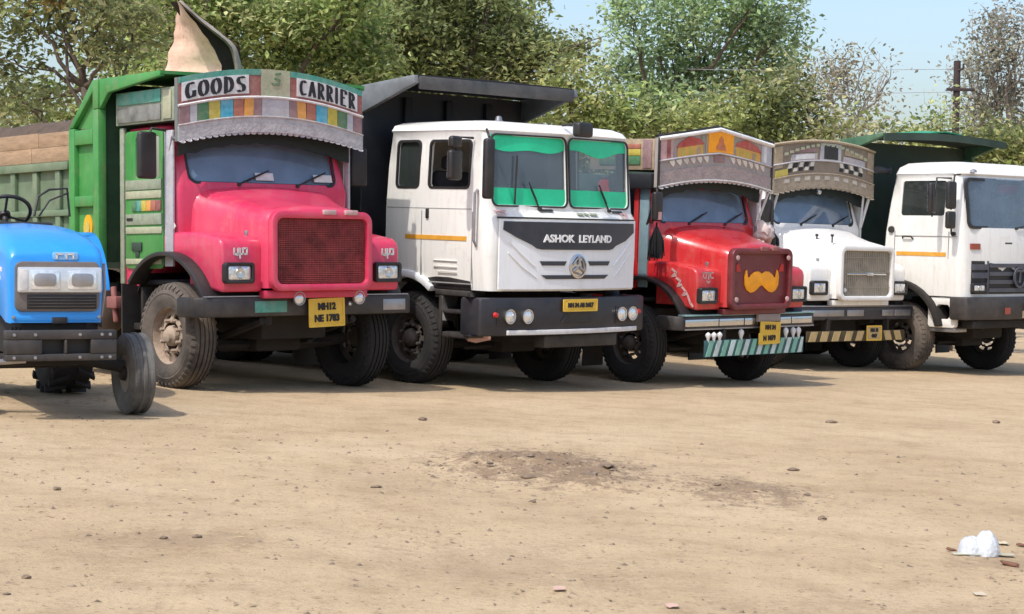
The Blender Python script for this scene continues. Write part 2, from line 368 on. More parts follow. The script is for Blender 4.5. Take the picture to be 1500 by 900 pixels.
Y = 47; tree('tall_tree', 'tall bluish green tree reaching past the top of the view between two patches of sky', (X_(965, Y), Y), (X_(955, Y), Y, Z_(958, 185, Y)),
     B_(Y, [(920, 25, 40, 45), (1000, 20, 55, 50), (1080, 35, 55, 45), (1138, 35, 32, 45), (955, 95, 55, 42), (1045, 95, 60, 38), (1120, 100, 45, 38), (895, 105, 30, 30), (1000, 145, 60, 35), (1010, -30, 80, 40), (1110, -20, 60, 35)]), BLUE, .16, .16, 1.25, clump=.26)
Y = 34
for i, (lb, bl, cs) in enumerate([
    ('yellow green bush between the black dump body and the tall bluish tree', [(830, 125, 40, 40), (868, 160, 45, 30), (805, 165, 35, 30), (850, 195, 50, 25)], YEL),
    ('dark leafy bush just behind the white cab roof corner', [(925, 150, 45, 32), (960, 185, 45, 25), (905, 185, 35, 25)], MID),
    ('yellowish bush behind the peaked headboard of the red truck', [(1000, 175, 48, 30), (1055, 165, 50, 34), (1040, 195, 60, 25)], YEL),
    ('olive bush behind the headboard of the bonneted white truck', [(1105, 150, 45, 45), (1160, 165, 50, 38), (1150, 115, 30, 35), (1130, 195, 60, 25)], YEL+OLIVE),
    ('low olive scrub under the bare dry tree', [(1215, 180, 50, 24), (1265, 185, 45, 20), (1230, 205, 60, 20)], YEL+DRY),
    ('low scrub on the skyline left of the brown pole', [(1305, 188, 40, 16), (1350, 185, 40, 18), (1330, 205, 60, 18)], OLIVE+YEL),
    ('green scrub around the foot of the brown pole', [(1400, 190, 45, 20), (1450, 185, 45, 24), (1420, 205, 60, 20)], YEL+OLIVE),
    ('green scrub under the pale grey tree at the right edge', [(1490, 185, 50, 30), (1540, 180, 50, 30), (1500, 215, 70, 25)], OLIVE+MID)]):
    tree('bush', lb, (X_(bl[0][0], Y), Y+.4*i % 2), (X_(bl[0][0], Y), Y, Z_(bl[0][0], bl[0][1]+25, Y)), B_(Y, bl, .5), cs, .13, .06, 1.2, twigs=2, cat='bush')
Y = 42; tree('dry_tree', 'thin dry tree with sparse brownish leaves and bare twigs against the sky', (X_(1235, Y), Y), (X_(1235, Y), Y, Z_(1238, 185, Y)),
     B_(Y, [(1195, 95, 40, 30), (1240, 95, 32, 34), (1262, 130, 24, 28), (1185, 125, 35, 25), (1225, 70, 26, 16), (1265, 165, 18, 18), (1290, 105, 10, 40)]), DRY, .11, .10, .36, BARKP, .28, 9)
Y = 37; tree('sapling', 'small feathery green sapling right beside the brown pole', (X_(1372, Y), Y), (X_(1370, Y), Y, Z_(1370, 160, Y)), B_(Y, [(1370, 142, 15, 20), (1366, 165, 18, 18)], .2), MID, .10, .03, .8, twigs=2)
Y = 44; tree('grey_tree', 'pale grey green tree with a tangle of bare branches at the right edge', (X_(1470, Y), Y), (X_(1470, Y), Y, Z_(1472, 190, Y)),
     B_(Y, [(1440, 55, 42, 42), (1485, 30, 50, 45), (1470, 100, 48, 40), (1425, 120, 36, 34), (1495, 140, 45, 32), (1408, 85, 24, 26), (1540, 80, 50, 60), (1440, 150, 40, 20), (1450, 10, 25, 25)]), GREY, .115, .15, .55, BARKP, .25, 8)
# far wood behind everything
lst = []
for u in range(-200, 1800, 45):
    top = -25 if 130 < u < 760 else (150 if u < 1150 else 188)
    while top < 100: lst.append((u+rng.uniform(-15, 15), top+45, 50, 45)); top += 62
    lst.append((u, top+45+rng.uniform(-18, 12), 45, 42)); lst.append((u+20, top+120, 45, 45))
fw_ = leaves('far_wood', B_(66, lst, 3), .26, [tuple(q*1.7 for q in c) for c in OLIVE+MID], None, .75, .4, kind='stuff'); fw_['label'] = 'far wood seen as one mass between the nearer trees'
# pole and wires
POLE = mat('rusty_pole', (.045, .03, .03), .8, var=.3, rust=.25, scale=4)
Y = 38; px, pz = X_(1393, Y), gz(X_(1393, Y), Y)
t = empty('utility_pole', 'dark reddish brown pole standing up against the sky by the grey tree', 'pole', (px, Y, pz))
b = MB(); h = Z_(1393, 68, Y)-pz; b.tube([(0, 0, -.2), (0, 0, h*.5), (0, 0, h)], [.085, .075, .07], 10); b.build('pole_shaft', POLE, t, smooth=50)
b = MB(); hz = Z_(1393, 110, Y)-pz; b.box(-.22, .35, -.09, -.03, hz-.03, hz+.03); b.build('crossarm', POLE, t, .01)
b = MB(); b.tube([(0, -.06, h-.2), (.1, -.1, h-.16), (.1, -.1, h-.06)], .022, 8); b.build('insulator', POLE, t)
WIRE = mat('wire', (.30, .31, .33), .6)
for lab, v0, v1 in (('upper overhead cable crossing the sky left of the pole', 80, 84), ('lower overhead cable crossing the sky left of the pole', 113, 124)):
    Yw = 38; a = Vector((px, Yw, Z_(1393, v0, Yw))); e = Vector((X_(560, 62), 62, Z_(560, v1-10, 62)))
    b = MB(); b.tube([tuple(a.lerp(e, i/16)+Vector((0, 0, -.9*math.sin(math.pi*i/16)*.35))) for i in range(17)], .0065, 5); tag(b.build('overhead_wire', WIRE, smooth=180), lab, 'cable')
# ------------------------------------------------------------------ shared vehicle materials
PINK = mat('pink_paint', (.62, .018, .085), .32, var=.08, dust=.16, coat=.35, scale=3, dustcol=(.55, .30, .28), streaks=0.22, bump=.16, bscale=4.5)
PINKD = mat('pink_trim', (.55, .02, .08), .4, var=.1, dust=.15, bump=.16, bscale=4.5)
RED = mat('red_paint', (.52, .008, .018), .28, var=.1, dust=.14, coat=.4, scale=3, streaks=0.2, bump=.16, bscale=4.5)
MAROON = mat('maroon_paint', (.145, .011, .020), .45, var=.15, dust=.12)
WHITE = mat('white_paint', (.78, .77, .73), .38, var=.04, dust=.10, coat=.25, scale=2.5, dustcol=(.5, .44, .35), streaks=0.22, bump=.16, bscale=4.5)
WHITE2 = mat('cool_white_paint', (.76, .78, .80), .34, var=.04, dust=.08, coat=.25, scale=2.5, dustcol=(.5, .45, .38), streaks=0.14, bump=.16, bscale=4.5)
CREAMW = mat('bonnet_white_paint', (.80, .79, .76), .4, var=.05, dust=.08, coat=.2, scale=3, dustcol=(.5, .45, .37), streaks=0.2, bump=.16, bscale=4.5)
GREEN = mat('green_paint', (.03, .25, .045), .5, var=.18, dust=.16, scale=3, rust=.12, streaks=0.3, bump=.16, bscale=4.5)
GREENW = mat('weathered_green', (.085, .16, .085), .75, var=.25, dust=.45, dustcol=(.30, .27, .2), rust=.3, scale=4)
DKGREEN = mat('dark_green_steel', (.006, .034, .022), .6, var=.25, dust=.1, scale=3)
NAVY = mat('black_steel', (.010, .012, .017), .55, var=.25, dust=.05, scale=3, dustcol=(.2, .2, .2))
BLACK = mat('black_plastic', (.010, .010, .012), .5, var=.2, dust=.06, scale=8)
DKGREY = mat('dark_grey_steel', (.03, .03, .034), .5, .3, var=.3, dust=.16, scale=5)
CHASSIS = mat('chassis_grime', (.014, .012, .011), .85, var=.4, dust=.22, dustcol=(.08, .065, .05), scale=5)
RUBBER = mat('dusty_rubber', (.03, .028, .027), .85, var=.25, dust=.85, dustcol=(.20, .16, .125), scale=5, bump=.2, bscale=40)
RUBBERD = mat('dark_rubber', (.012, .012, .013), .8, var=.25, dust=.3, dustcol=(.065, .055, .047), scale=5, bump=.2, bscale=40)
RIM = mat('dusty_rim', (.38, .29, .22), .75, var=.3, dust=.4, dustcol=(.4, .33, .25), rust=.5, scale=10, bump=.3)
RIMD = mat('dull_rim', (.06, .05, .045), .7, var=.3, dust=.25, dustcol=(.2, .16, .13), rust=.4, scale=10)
CHROME = mat('chrome', (.62, .63, .65), .18, .95, var=.08, dust=.15, scale=8)
STEEL = mat('scratched_steel', (.36, .36, .38), .38, .75, var=.2, dust=.2, scale=8)
ALU = mat('pressed_tin', (.46, .45, .45), .5, .35, var=.25, dust=.3, dustcol=(.42, .36, .33), scale=16, bump=.5, bscale=35)
TINB = mat('brown_tin', (.33, .27, .20), .6, .2, var=.25, dust=.35, dustcol=(.36, .28, .2), scale=14, bump=.4, bscale=35)
LENS = mat('lamp_lens', (.75, .77, .78), .08, .55, var=.25, scale=22)
YELP = mat('yellow_plate', (.72, .46, .04), .5, var=.12, dust=.15, scale=12)
ORANGE = mat('orange_paint', (.92, .36, .005), .5, var=.12, scale=10)
ORANGES = mat('stripe_orange', (.72, .33, .02), .5, var=.2, dust=.2, scale=10)
INK = mat('black_lettering', (.015, .015, .018), .6)
WLET = mat('white_lettering', (.78, .78, .78), .5)
CABIN = mat('cabin_dark', (.03, .03, .033), .8)
SEAT = mat('seat_cloth', (.07, .065, .07), .9, var=.3)
WOOD = mat('weathered_boards', (.33, .215, .125), .85, var=.3, dust=.3, scale=4, streak=6, bump=.4)
GL_BLUE = glass('windscreen_glass', (.30, .36, .42), (.25, .36, .50), .55)
GL_SIDE = glass('side_glass', (.2, .24, .23), (.09, .11, .105), .3)
GL_CLEAR = glass('clear_glass', (.62, .66, .68), (.20, .26, .31), .36)
GL_T = glass('scuffed_glass', (.45, .52, .58), (.25, .34, .46), .36)
def col_(name, c, r=.6): return mat(name, c, r, var=.25, dust=.42, scale=14, streaks=.25, bump=.2, bscale=30)
TEAL = col_('teal_paint', (.03, .30, .24)); PGREEN = col_('board_green', (.02, .17, .07)); PYEL = col_('board_yellow', (.50, .42, .04)); PBLUE = col_('board_blue', (.02, .38, .55))
PBRICK = col_('board_brick', (.38, .10, .06)); PORG = col_('board_orange', (.68, .30, .04)); PMAR = col_('board_maroon', (.26, .055, .06)); PCREAM = col_('board_cream', (.38, .41, .27)); PPUR = col_('board_mauve', (.25, .14, .16))
PWHITE = col_('board_white', (.70, .71, .72)); PGREY = col_('board_grey', (.44, .45, .50)); PPINK = col_('board_pink', (.55, .33, .34)); PTAN = col_('board_tan', (.36, .28, .18)); PLIME = col_('pale_green_paint', (.23, .29, .21))

# ------------------------------------------------------------------ shared vehicle parts
def wheel(parent, x, y, z, rad, wid, side, rub=RUBBER, rimm=RIM, steer=0, front=True, share={}):
    """rim is the part, tyre, hub and nuts are its sub-parts; side = -1 when the outer face looks to local -x"""
    k = rad/.5; key = (round(rad, 3), wid, front, rub.name, rimm.name)
    if key not in share:
        b = MB(); n = 40; w2 = wid/2
        rr = [.285*k, .262*k, .25*k, .205*k, .165*k, .14*k]
        ax = [w2*.86, w2*.80, w2*.30, w2*.34 if front else -w2*.5, w2*.50 if front else -w2*.5, w2*.52 if front else -w2*.5]
        vs = []; fs = []
        for r_, a_ in zip(rr, ax): vs += [(a_, r_*math.cos(2*math.pi*i/n), r_*math.sin(2*math.pi*i/n)) for i in range(n)]
        for q in range(len(rr)-1):
            for i in range(n):
                if q == 3 and i % 5 in (1, 2, 3): continue        # hand holes
                j = (i+1) % n; fs.append((q*n+i, q*n+j, (q+1)*n+j, (q+1)*n+i))
        b.add(vs, fs); rim = b.build('wheel', rimm, None, smooth=40); solidify(rim, .014*k)
        t = MB(); g = []
        nr = 5; tw = w2*.80
        for i in range(nr):
            a0 = -tw+2*tw*i/nr; a1 = -tw+2*tw*(i+1)/nr; cr = lambda a: rad-.02*(a/tw)**2
            g += [(a0+.006, cr(a0)-.016*(i > 0)), (a0+.008, cr(a0)), (a1-.008, cr(a1)), (a1-.006, cr(a1)-.016*(i < nr-1))]
        sw = [(w2*.92, rad-.045), (w2*1.0, rad-.09), (w2*1.03, rad*.80), (w2*1.0, rad*.77), (w2*1.02, rad*.755), (w2*.97, rad*.66), (w2*.90, .29*k), (w2*.84, .265*k)]
        prof = [(-a, r_) for a, r_ in reversed(sw)]+g+sw+[(w2*.6, .262*k), (-w2*.6, .262*k)]
        t.lathe(prof, (0, 0, 0), 'x', 48, 1, True)
        # tread blocks on the shoulders
        for i in range(44):
            a = 2*math.pi*i/44
            for s in (-1, 1):
                c, s_ = math.cos(a), math.sin(a); r0, r1 = rad-.06, rad-.014; d = .013
                q = []
                for rr_ in (r0, r1):
                    for xx, dd in ((s*w2*.80, -d), (s*w2*.985, -d), (s*w2*.985, d), (s*w2*.80, d)):
                        rr2 = rr_-(.026 if abs(xx) > w2*.9 and rr_ == r1 else 0); q.append((xx, rr2*c-dd*s_, rr2*s_+dd*c))
                t.hexa(q)
        tyre = t.build('tyre', rub, rim, smooth=35, fixn=False); 
        bm = bmesh.new(); bm.from_mesh(tyre.data); bmesh.ops.recalc_face_normals(bm, faces=bm.faces); bm.to_mesh(tyre.data); bm.free()
        h = MB(); hx = w2*.5 if front else -w2*.5
        h.lathe([(hx-.02, .10*k), (hx+.02*k, .095*k), (hx+.035*k, .07*k), (hx+.06*k, .06*k), (hx+.068*k, .045*k), (hx+.07*k, .0001)], (0, 0, 0), 'x', 20); h.build('hub', rimm, rim)
        nut = None
        for i in range(8):
            a = 2*math.pi*(i+.5)/8
            if nut is None:
                q = MB(); q.lathe([(-.02, .02*k), (.028, .02*k), (.04, .012*k)], (0, 0, 0), 'x', 6); nut = q.build('lug_nut', rimm, rim); o = nut
            else: o = dup(nut, rim)
            o.location = (w2*.5 if front else -w2*.5, .148*k*math.cos(a), .148*k*math.sin(a))
        share[key] = rim; o = rim
    else:
        src = share[key]; o = dup(src, None)
        for ch in src.children: dup(ch, o)
    o.parent = parent; o.location = (x, y, z); o.rotation_euler = (0, 0, steer+(math.pi if side < 0 else 0)); return o
def headlight(parent, x, y, z, w_, h_, yaw=0, bez=BLACK):
    b = MB(); n = 5; O = rrect(-w_/2, w_/2, -h_/2, h_/2, .03, n); I = rrect(-w_/2+.028, w_/2-.028, -h_/2+.026, h_/2-.026, .02, n)
    b = ringplate(O, I, -.03, .05); o = b.build('headlight', bez, parent, .006); o.location = (x, y, z); o.rotation_euler = (0, 0, yaw)
    l = MB(); rings = []
    for s, d in ((1, .0), (.97, -.012), (.8, -.022), (.4, -.027)): rings.append([(p[0]*s, d, p[1]*s) for p in I])
    l.loft(rings); l.build('lens', LENS, o, smooth=60)
    r_ = MB(); r_.lathe([(-.026, .001), (-.03, h_*.24), (-.022, h_*.27)], (0, 0, 0), 'y', 20); r_.build('reflector', CHROME, o, smooth=60)
    return o
def round_lamp(parent, name, x, y, z, r, m1=CHROME, tilt=0):
    b = MB(); b.lathe([(.07, r*.45), (.03, r*.85), (0, r), (-.012, r), (-.012, r*.88), (.0, r*.86)], (0, 0, 0), 'y', 24); o = b.build(name, m1, parent, smooth=45); o.location = (x, y, z)
    l = MB(); l.lathe([(.0, r*.87), (-.012, r*.6), (-.018, r*.3), (-.02, .001)], (0, 0, 0), 'y', 24); l.build('lens', LENS, o, smooth=60); return o
def plate(parent, x, y, z, w_, h_, lines, size, roll=0, frame=None, thick=.012, mt=None):
    b = MB(); b.box(-w_/2, w_/2, 0, thick, -h_/2, h_/2); o = b.build('number_plate', mt or YELP, parent, .003); o.location = (x, y, z); o.rotation_euler = (0, roll, 0)
    fr = ringplate(rrect(-w_/2-.004, w_/2+.004, -h_/2-.004, h_/2+.004, .01, 2), rrect(-w_/2+.014, w_/2-.014, -h_/2+.014, h_/2-.014, .008, 2), -.005, .002); fr.build('plate_rim', frame or YELP, o)
    for i, tx in enumerate(lines):
        zz = (len(lines)-1)*size*.62-i*size*1.24
        lettering(tx, size, INK, o, lambda a, c, d, zz=zz: (a, -d, c+zz), .004, 'plate_lettering', .92)
    return o
def arch_band(y0, z0, r0, r1, a0, a1, x0, x1, n=18, ky=1.0):
    b = MB(); rings = []
    for i in range(n+1):
        a = R(a0+(a1-a0)*i/n); c, s = math.cos(a), math.sin(a)
        rings.append([(x0, y0+r0*c*ky, z0+r0*s), (x1, y0+r0*c*ky, z0+r0*s), (x1, y0+r1*c*ky, z0+r1*s), (x0, y0+r1*c*ky, z0+r1*s)])
    return b.loft(rings)
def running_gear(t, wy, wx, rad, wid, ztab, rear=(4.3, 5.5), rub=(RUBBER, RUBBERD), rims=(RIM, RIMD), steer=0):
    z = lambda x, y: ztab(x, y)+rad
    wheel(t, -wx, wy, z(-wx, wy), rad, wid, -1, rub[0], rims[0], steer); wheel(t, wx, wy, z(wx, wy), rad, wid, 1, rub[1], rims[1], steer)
    b = MB(); b.tube([(-wx+.1, wy, z(-wx, wy)), (-.5, wy, rad-.06), (.5, wy, rad-.06), (wx-.1, wy, z(wx, wy))], .055, 10); b.build('front_axle', CHASSIS, t, smooth=50)
    for s in (-1, 1):
        b = MB(); b.box(s*.42-.04, s*.42+.04, .05, 6.2, .62, .84); b.build('chassis_rail', CHASSIS, t, .008)
        b = MB(); b.tube([(s*.5, wy-.65, .66), (s*.5, wy, .5), (s*.5, wy+.65, .66)], .035, 6); b.build('leaf_spring', CHASSIS, t)
    b = MB(); b.box(-.36, .36, .25, 1.35, .48, 1.05); b.box(-.25, .25, .5, 1.2, .36, .5); b.lathe([(.0, .09), (.3, .12), (.6, .09)], (.0, 1.35, .6), 'y', 14); b.build('engine', CHASSIS, t, .03)
    for s in (-1, 1):  # boxes and flaps added to block light under the chassis
        b = MB(); b.box(s*.62-.20, s*.62+.20, 2.0, 2.75, .42, .98); b.build('light_block_box', CHASSIS, t, .02)
        b = MB(); b.box(s*.95-.17, s*.95+.17, wy+.70, wy+.72, .16, .98); b.build('light_block_flap', BLACK, t)
        b = MB(); b.box(s*.9-.22, s*.9+.22, rear[0]-.78, rear[0]-.76, .2, 1.1); b.build('light_block_flap', BLACK, t)
    b = MB(); b.box(-.45, .45, 1.4, 2.6, .55, .9); b.box(-.3, .3, 2.9, 3.6, .5, .9); b.build('gearbox', CHASSIS, t, .04)
    b = MB(); b.tube([(-.7, .62, .42), (.7, .62, .42)], .02, 8); b.tube([(.2, .3, .45), (.55, .7, .46)], .018, 6); b.build('steering_rod', CHASSIS, t)
    for y in rear:
        b = MB(); b.tube([(-.95, y, z(0, y)), (.95, y, z(0, y))], .09, 10); b.lathe([(-.22, .08), (-.1, .2), (.1, .2), (.22, .08)], (0, y, z(0, y)), 'x', 16); b.build('rear_axle', CHASSIS, t, smooth=50)
        for s in (-1, 1):
            for q in (.72, 1.03): wheel(t, s*q, y, z(s*q, y), rad, .26, s, RUBBERD, RIMD, 0, q > .9)
def bumper_bar(t, w_, z0, z1, y, mt, depth=.12, wrap=.35, name='bumper', bev=.02):
    b = MB(); pts = []; hw = w_/2
    pts = [(-hw-.015, y+wrap), (-hw, y+.10), (-hw+.05, y+.025), (-hw+.14, y)]+[(hw-.14, y), (hw-.05, y+.025), (hw, y+.10), (hw+.015, y+wrap)]
    inn = [(-hw+.055, y+wrap), (-hw+.07, y+.12), (-hw+.1, y+.09), (-hw+.17, y+depth)]+[(hw-.17, y+depth), (hw-.1, y+.09), (hw-.07, y+.12), (hw-.055, y+wrap)]
    b.prism(pts+inn[::-1], 'xy', z0, z1); return b.build(name, mt, t, bev)
def wiper(t, p0, p1, off):
    b = MB(); b.tube([p0, p1], .009, 6); d = (Vector(p1)-Vector(p0)); q0 = Vector(p0)+d*.35+Vector(off); q1 = Vector(p0)+d*1.25+Vector(off); b.tube([tuple(q0), tuple(q1)], .008, 6)
    b.lathe([(-.02, .018), (.02, .018)], p0, 'y', 8); return b.build('wiper', BLACK, t)
def mirror(t, c, w_, h_, arm, yaw=0, d=.07, name='mirror'):
    b = MB(); b.box(-w_/2, w_/2, -d/2, d/2, -h_/2, h_/2); o = b.build(name, BLACK, t, .03, seg=3); o.location = c; o.rotation_euler = (0, 0, yaw)
    f = MB(); f.box(-w_/2+.02, w_/2-.02, d/2, d/2+.004, -h_/2+.02, h_/2-.02); f.build('mirror_glass', CHROME, o)
    if arm:
        a = MB(); a.tube(arm, .013, 8); a.build('mirror_arm', BLACK, t, smooth=60)
    return o
def steering_wheel(t, c, r, tilt=R(55)):
    b = MB(); n = 28; b2 = []
    pts = [(r*math.cos(2*math.pi*i/n), r*math.sin(2*math.pi*i/n), 0) for i in range(n+1)]; b.tube(pts, .016, 8)
    for k in range(3):
        a = 2*math.pi*k/3+.5; b.tube([(0, 0, -.03), (r*math.cos(a), r*math.sin(a), 0)], .011, 6)
    b.lathe([(-.3, .02), (-.05, .025), (-.04, .05), (-.01, .05)], (0, 0, 0), 'z', 12)
    o = b.build('steering_wheel', BLACK, t, smooth=60); o.location = c; o.rotation_euler = (-tilt, 0, 0); return o
def cab_seats(t, y, z, xs=(-.55, .5), hb=.75):
    for x in xs:
        b = MB(); b.box(x-.26, x+.26, y-.25, y+.27, z-.18, z); b.box(x-.25, x+.25, y+.2, y+.32, z, z+hb*.8); b.box(x-.13, x+.13, y+.22, y+.31, z+hb*.82, z+hb); b.build('seat', SEAT, t, .04)
def tipper(t, x, y0, y1, zf, zt, mt, wall=.05, posts=5, inner=True):
    b = MB(); b.box(-x, x, y0, y1, zf-.06, zf); b.build('bed_floor', mt, t)
    b = MB(); b.box(-x+.005, x-.005, y0, y0+wall, zf, zt); b.build('bed_front', mt, t, .01)
    b = MB(); b.box(-x+.06, x-.06, y1-wall, y1, zf, zt-.15); b.build('tailgate', mt, t, .01)
    for s in (-1, 1):
        b = MB(); b.box(s*x-.02, s*x+.02, y0+wall+.002, y1, zf, zt); b.build('bed_side', mt, t, .006)
        b = MB()
        b.box(s*(x+.062)-.04, s*(x+.062)+.04, y0, y1, zt-.1, zt+.004); b.build('bed_rail', mt, t, .01)
        for k in range(posts):
            y = y0+.12+(y1-y0-.24)*k/(posts-1); b = MB(); b.box(s*(x+.055)-.035, s*(x+.055)+.035, y-.05, y+.05, zf-.02, zt-.102); b.build('bed_post', mt, t, .008)
# ------------------------------------------------------------------ bonneted trucks
def vehicle(name, label, X, Yv, yaw, ro, pi_, s, group, z0=None):
    z0 = gz(X, Yv) if z0 is None else z0
    t = empty(name, label, 'tractor' if name == 'tractor' else 'truck', (X, Yv, z0), (pi_, -ro, yaw), s, group)
    def ztab(x, y):
        wx = X+s*(x*math.cos(yaw)-y*math.sin(yaw)); wy = Yv+s*(x*math.sin(yaw)+y*math.cos(yaw)); return (ground_h(wx, wy)-z0-s*(ro*x+pi_*y))/s-.012
    return t, ztab
def strokes(parent, lines, wd, place, mt, name='painted_mark'):
    b = MB()
    for ln in lines:
        for a, c in zip(ln, ln[1:]):
            d = Vector((c[0]-a[0], c[1]-a[1])); L_ = d.length or 1; nx, nz_ = -d.y/L_*wd/2, d.x/L_*wd/2; ex, ez = d.x/L_*wd*.3, d.y/L_*wd*.3
            q = [(a[0]+nx-ex, a[1]+nz_-ez), (a[0]-nx-ex, a[1]-nz_-ez), (c[0]-nx+ex, c[1]-nz_+ez), (c[0]+nx+ex, c[1]+nz_+ez)]
            b.add([place(p[0], p[1], .002) for p in q]+[place(p[0], p[1], .006) for p in q], [(0, 1, 2, 3), (7, 6, 5, 4), (0, 4, 5, 1), (1, 5, 6, 2), (2, 6, 7, 3), (3, 7, 4, 0)])
    return b.build(name, mt, parent, smooth=0, fixn=True)
def outline(w_, yf, yr, r, bow=0, n=5, nb=5):
    """plan of a cab: front edge bowed forward in the middle, rounded front corners"""
    o = []
    for k in range(nb+1):
        x = -(w_-r)+2*(w_-r)*k/nb; o.append((x, yf-bow*(1-(x/(w_-r))**2)))
    for k in range(1, n+1):
        a = R(-90+90*k/n); o.append((w_-r+r*math.cos(a), yf+r+r*math.sin(a)))
    o.append((w_, (yf+yr)/2)); o.append((w_, yr-.04)); o.append((w_-.04, yr)); o.append((0, yr)); o.append((-w_+.04, yr)); o.append((-w_, yr-.04)); o.append((-w_, (yf+yr)/2))
    for k in range(n):
        a = R(180+90*k/n); o.append((-w_+r+r*math.cos(a), yf+r+r*math.sin(a)))
    return o
def cab_shell(t, levels, mt, tools, name='cab', yr=1.63, nb=6):
    b = MB(); b.loft([[(x, y, z) for x, y in outline(w_, yf, yr_, r, bw, nb=nb)] for z, w_, yf, yr_, r, bw in levels], caps='b')
    o = b.build(name, mt, t, smooth=40); solidify(o, .035)
    if tools: cut(o, tools)
    return o
def bonnet_truck(t, ztab, body, trim, door, fend=None, grille='mesh', wy=.67, wx=.96, rad=.485, bump='dark', rims=(RIM, RIMD), rub=(RUBBER, RUBBERD), steer=0, hoodmat=None):
    fend = fend or body; hoodmat = hoodmat or body
    running_gear(t, wy, wx, rad, .27, ztab, rims=rims, rub=rub, steer=steer)
    # hood
    b = MB(); rings = []
    for y, w_, zt, r in ((-.135, .535, 1.60, .09), (-.10, .555, 1.635, .12), (.0, .565, 1.66, .14), (.2, .60, 1.70, .16), (.45, .68, 1.765, .18), (.72, .80, 1.85, .2)):
        ring = [(-w_-.01, y, .95), (-w_-.005, y, 1.3)]
        for k in range(6):
            a = R(180-90*k/5); ring.append((-w_+r+r*math.cos(a), y, zt-r+r*math.sin(a)))
        for k in range(1, 6): x = -(w_-r)+2*(w_-r)*k/6; ring.append((x, y, zt+.035*(1-(x/(w_-r))**2)))
        for k in range(6):
            a = R(90-90*k/5); ring.append((w_-r+r*math.cos(a), y, zt-r+r*math.sin(a)))
        ring += [(w_+.005, y, 1.3), (w_+.01, y, .95)]; rings.append(ring)
    b.loft(rings, caps=True); hood = b.build('hood', hoodmat, t, smooth=50)
    # panel gaps and catches on the hood
    for s in (-1, 1):
        q = MB(); q.box(s*.60-.012, s*.60+.012, .30, .312, 1.30, 1.58); q.build('hood_seam', BLACK, hood)
        q = MB(); q.box(s*.585-.015, s*.585+.02, .12, .17, 1.40, 1.46); q.build('hood_catch', STEEL, hood, .006)
    # grille surround, mesh
    O = rrect(-.548, .548, .925, 1.63, .10, 6); I = rrect(-.49, .49, .985, 1.565, .06, 6)
    b = ringplate(O, I, -.205, -.12); gs = b.build('grille', hoodmat if grille != 'painted' else MAROON, t, .014)
    gm = {'mesh': mat('rusty_red_mesh', (.24, .028, .034), .8, var=.5, dust=.25, dustcol=(.26, .13, .09), rust=.35, scale=9), 'painted': MAROON, 'tin': mat('beige_mesh', (.36, .33, .27), .6, .2, var=.25, dust=.3, scale=9)}[grille]
    b = MB(); b.box(-.5, .5, -.150, -.14, .98, 1.57)
    nv = {'mesh': 56, 'painted': 0, 'tin': 26}[grille]
    for k in range(nv): x = -.48+.96*k/(nv-1); b.box(x-.0045, x+.0045, -.160, -.1505, .986, 1.564)
    if grille == 'mesh':
        for k in range(34): z = 1.0+.55*k/33; b.box(-.488, .488, -.165, -.1605, z-.0035, z+.0035)
    if grille == 'tin':
        for k in range(3): z = 1.1+.19*k; b.box(-.488, .488, -.174, -.1655, z-.004, z+.004)
    b.build('grille_mesh', gm, gs, smooth=0)
    # fenders
    for s in (-1, 1):
        poly = [(-.05, .915), (-.055, 1.30), (-.035, 1.365), (.03, 1.40), (.35, 1.45), (.85, 1.45), (1.12, 1.36), (1.2, 1.22)]
        cy, cz, r0 = .74, .5, .74
        poly += [(cy+r0*math.cos(R(a)), cz+r0*math.sin(R(a))) for a in (50, 62, 74, 86, 98, 110, 122, 134, 144)]
        b = MB(); b.prism(poly, 'yz', s*.545, s*.975); f = b.build('fender', fend, t, .035, seg=3)
        headlight(t, s*.815, -.075, 1.085, .30, .185, yaw=0)
        b = arch_band(cy, cz, .735, .775, 40, 152, s*.93, s*1.10); b.build('mudguard', BLACK, t, .008)
        b = MB(); b.box(s*.95-.05, s*.95+.05, 1.22, 1.62, .56, .62); b.box(s*.95-.05, s*.95+.05, 1.22, 1.26, .56, .95); b.build('step', CHASSIS, t, .008)
    b = MB(); b.box(-.56, .56, -.11, .0, .86, .93); b.build('front_apron', trim, t, .01)
    # cab
    ws = MB(); ws.prism(rrect(-.80, .80, 1.905, 2.30, .08), 'xz', .4, 1.15)
    sw = MB(); sw.prism(rrect(.95, 1.37, 1.94, 2.33, .03), 'yz', -1.3, 1.3)
    fl = MB(); fl.prism(rrect(-.6, .6, 1.93, 2.3, .05), 'xz', 1.5, 1.8)
    cab_shell(t, [(.96, .965, .74, 1.63, .09, 0), (1.84, .965, .70, 1.63, .09, .02), (1.89, .96, .715, 1.63, .09, .02), (2.32, .93, .85, 1.63, .10, .02), (2.41, .91, .90, 1.62, .12, .01), (2.46, .8, 1.02, 1.5, .12, 0)], body, [ws, sw, fl, MB().lathe([(-1.3, .77), (1.3, .77)], (0, .74, .5), 'x', 40)])
    for s in (-1, 1):
        b = arch_band(.74, .5, .755, .768, 20, 165, min(s*.5, s*.962), max(s*.5, s*.962)); b.build('wheel_arch', CHASSIS, t)
        b = MB(); b.box(s*.5-.01, s*.5+.01, .02, 1.5, .7, 1.2); b.build('wheel_well', CHASSIS, t)
    b = MB(); b.grid([[(-.83+1.66*i/8, .742+.305*(z-1.9)-.02*(1-((i-4)/4)**2), z) for z in (1.88, 2.0, 2.15, 2.32)] for i in range(9)]); b.build('windshield', GL_BLUE, t, smooth=60, fixn=False)
    O = rrect(-.825, .825, 1.885, 2.32, .09, 5); I = rrect(-.80, .80, 1.91, 2.295, .075, 5); k = len(O)
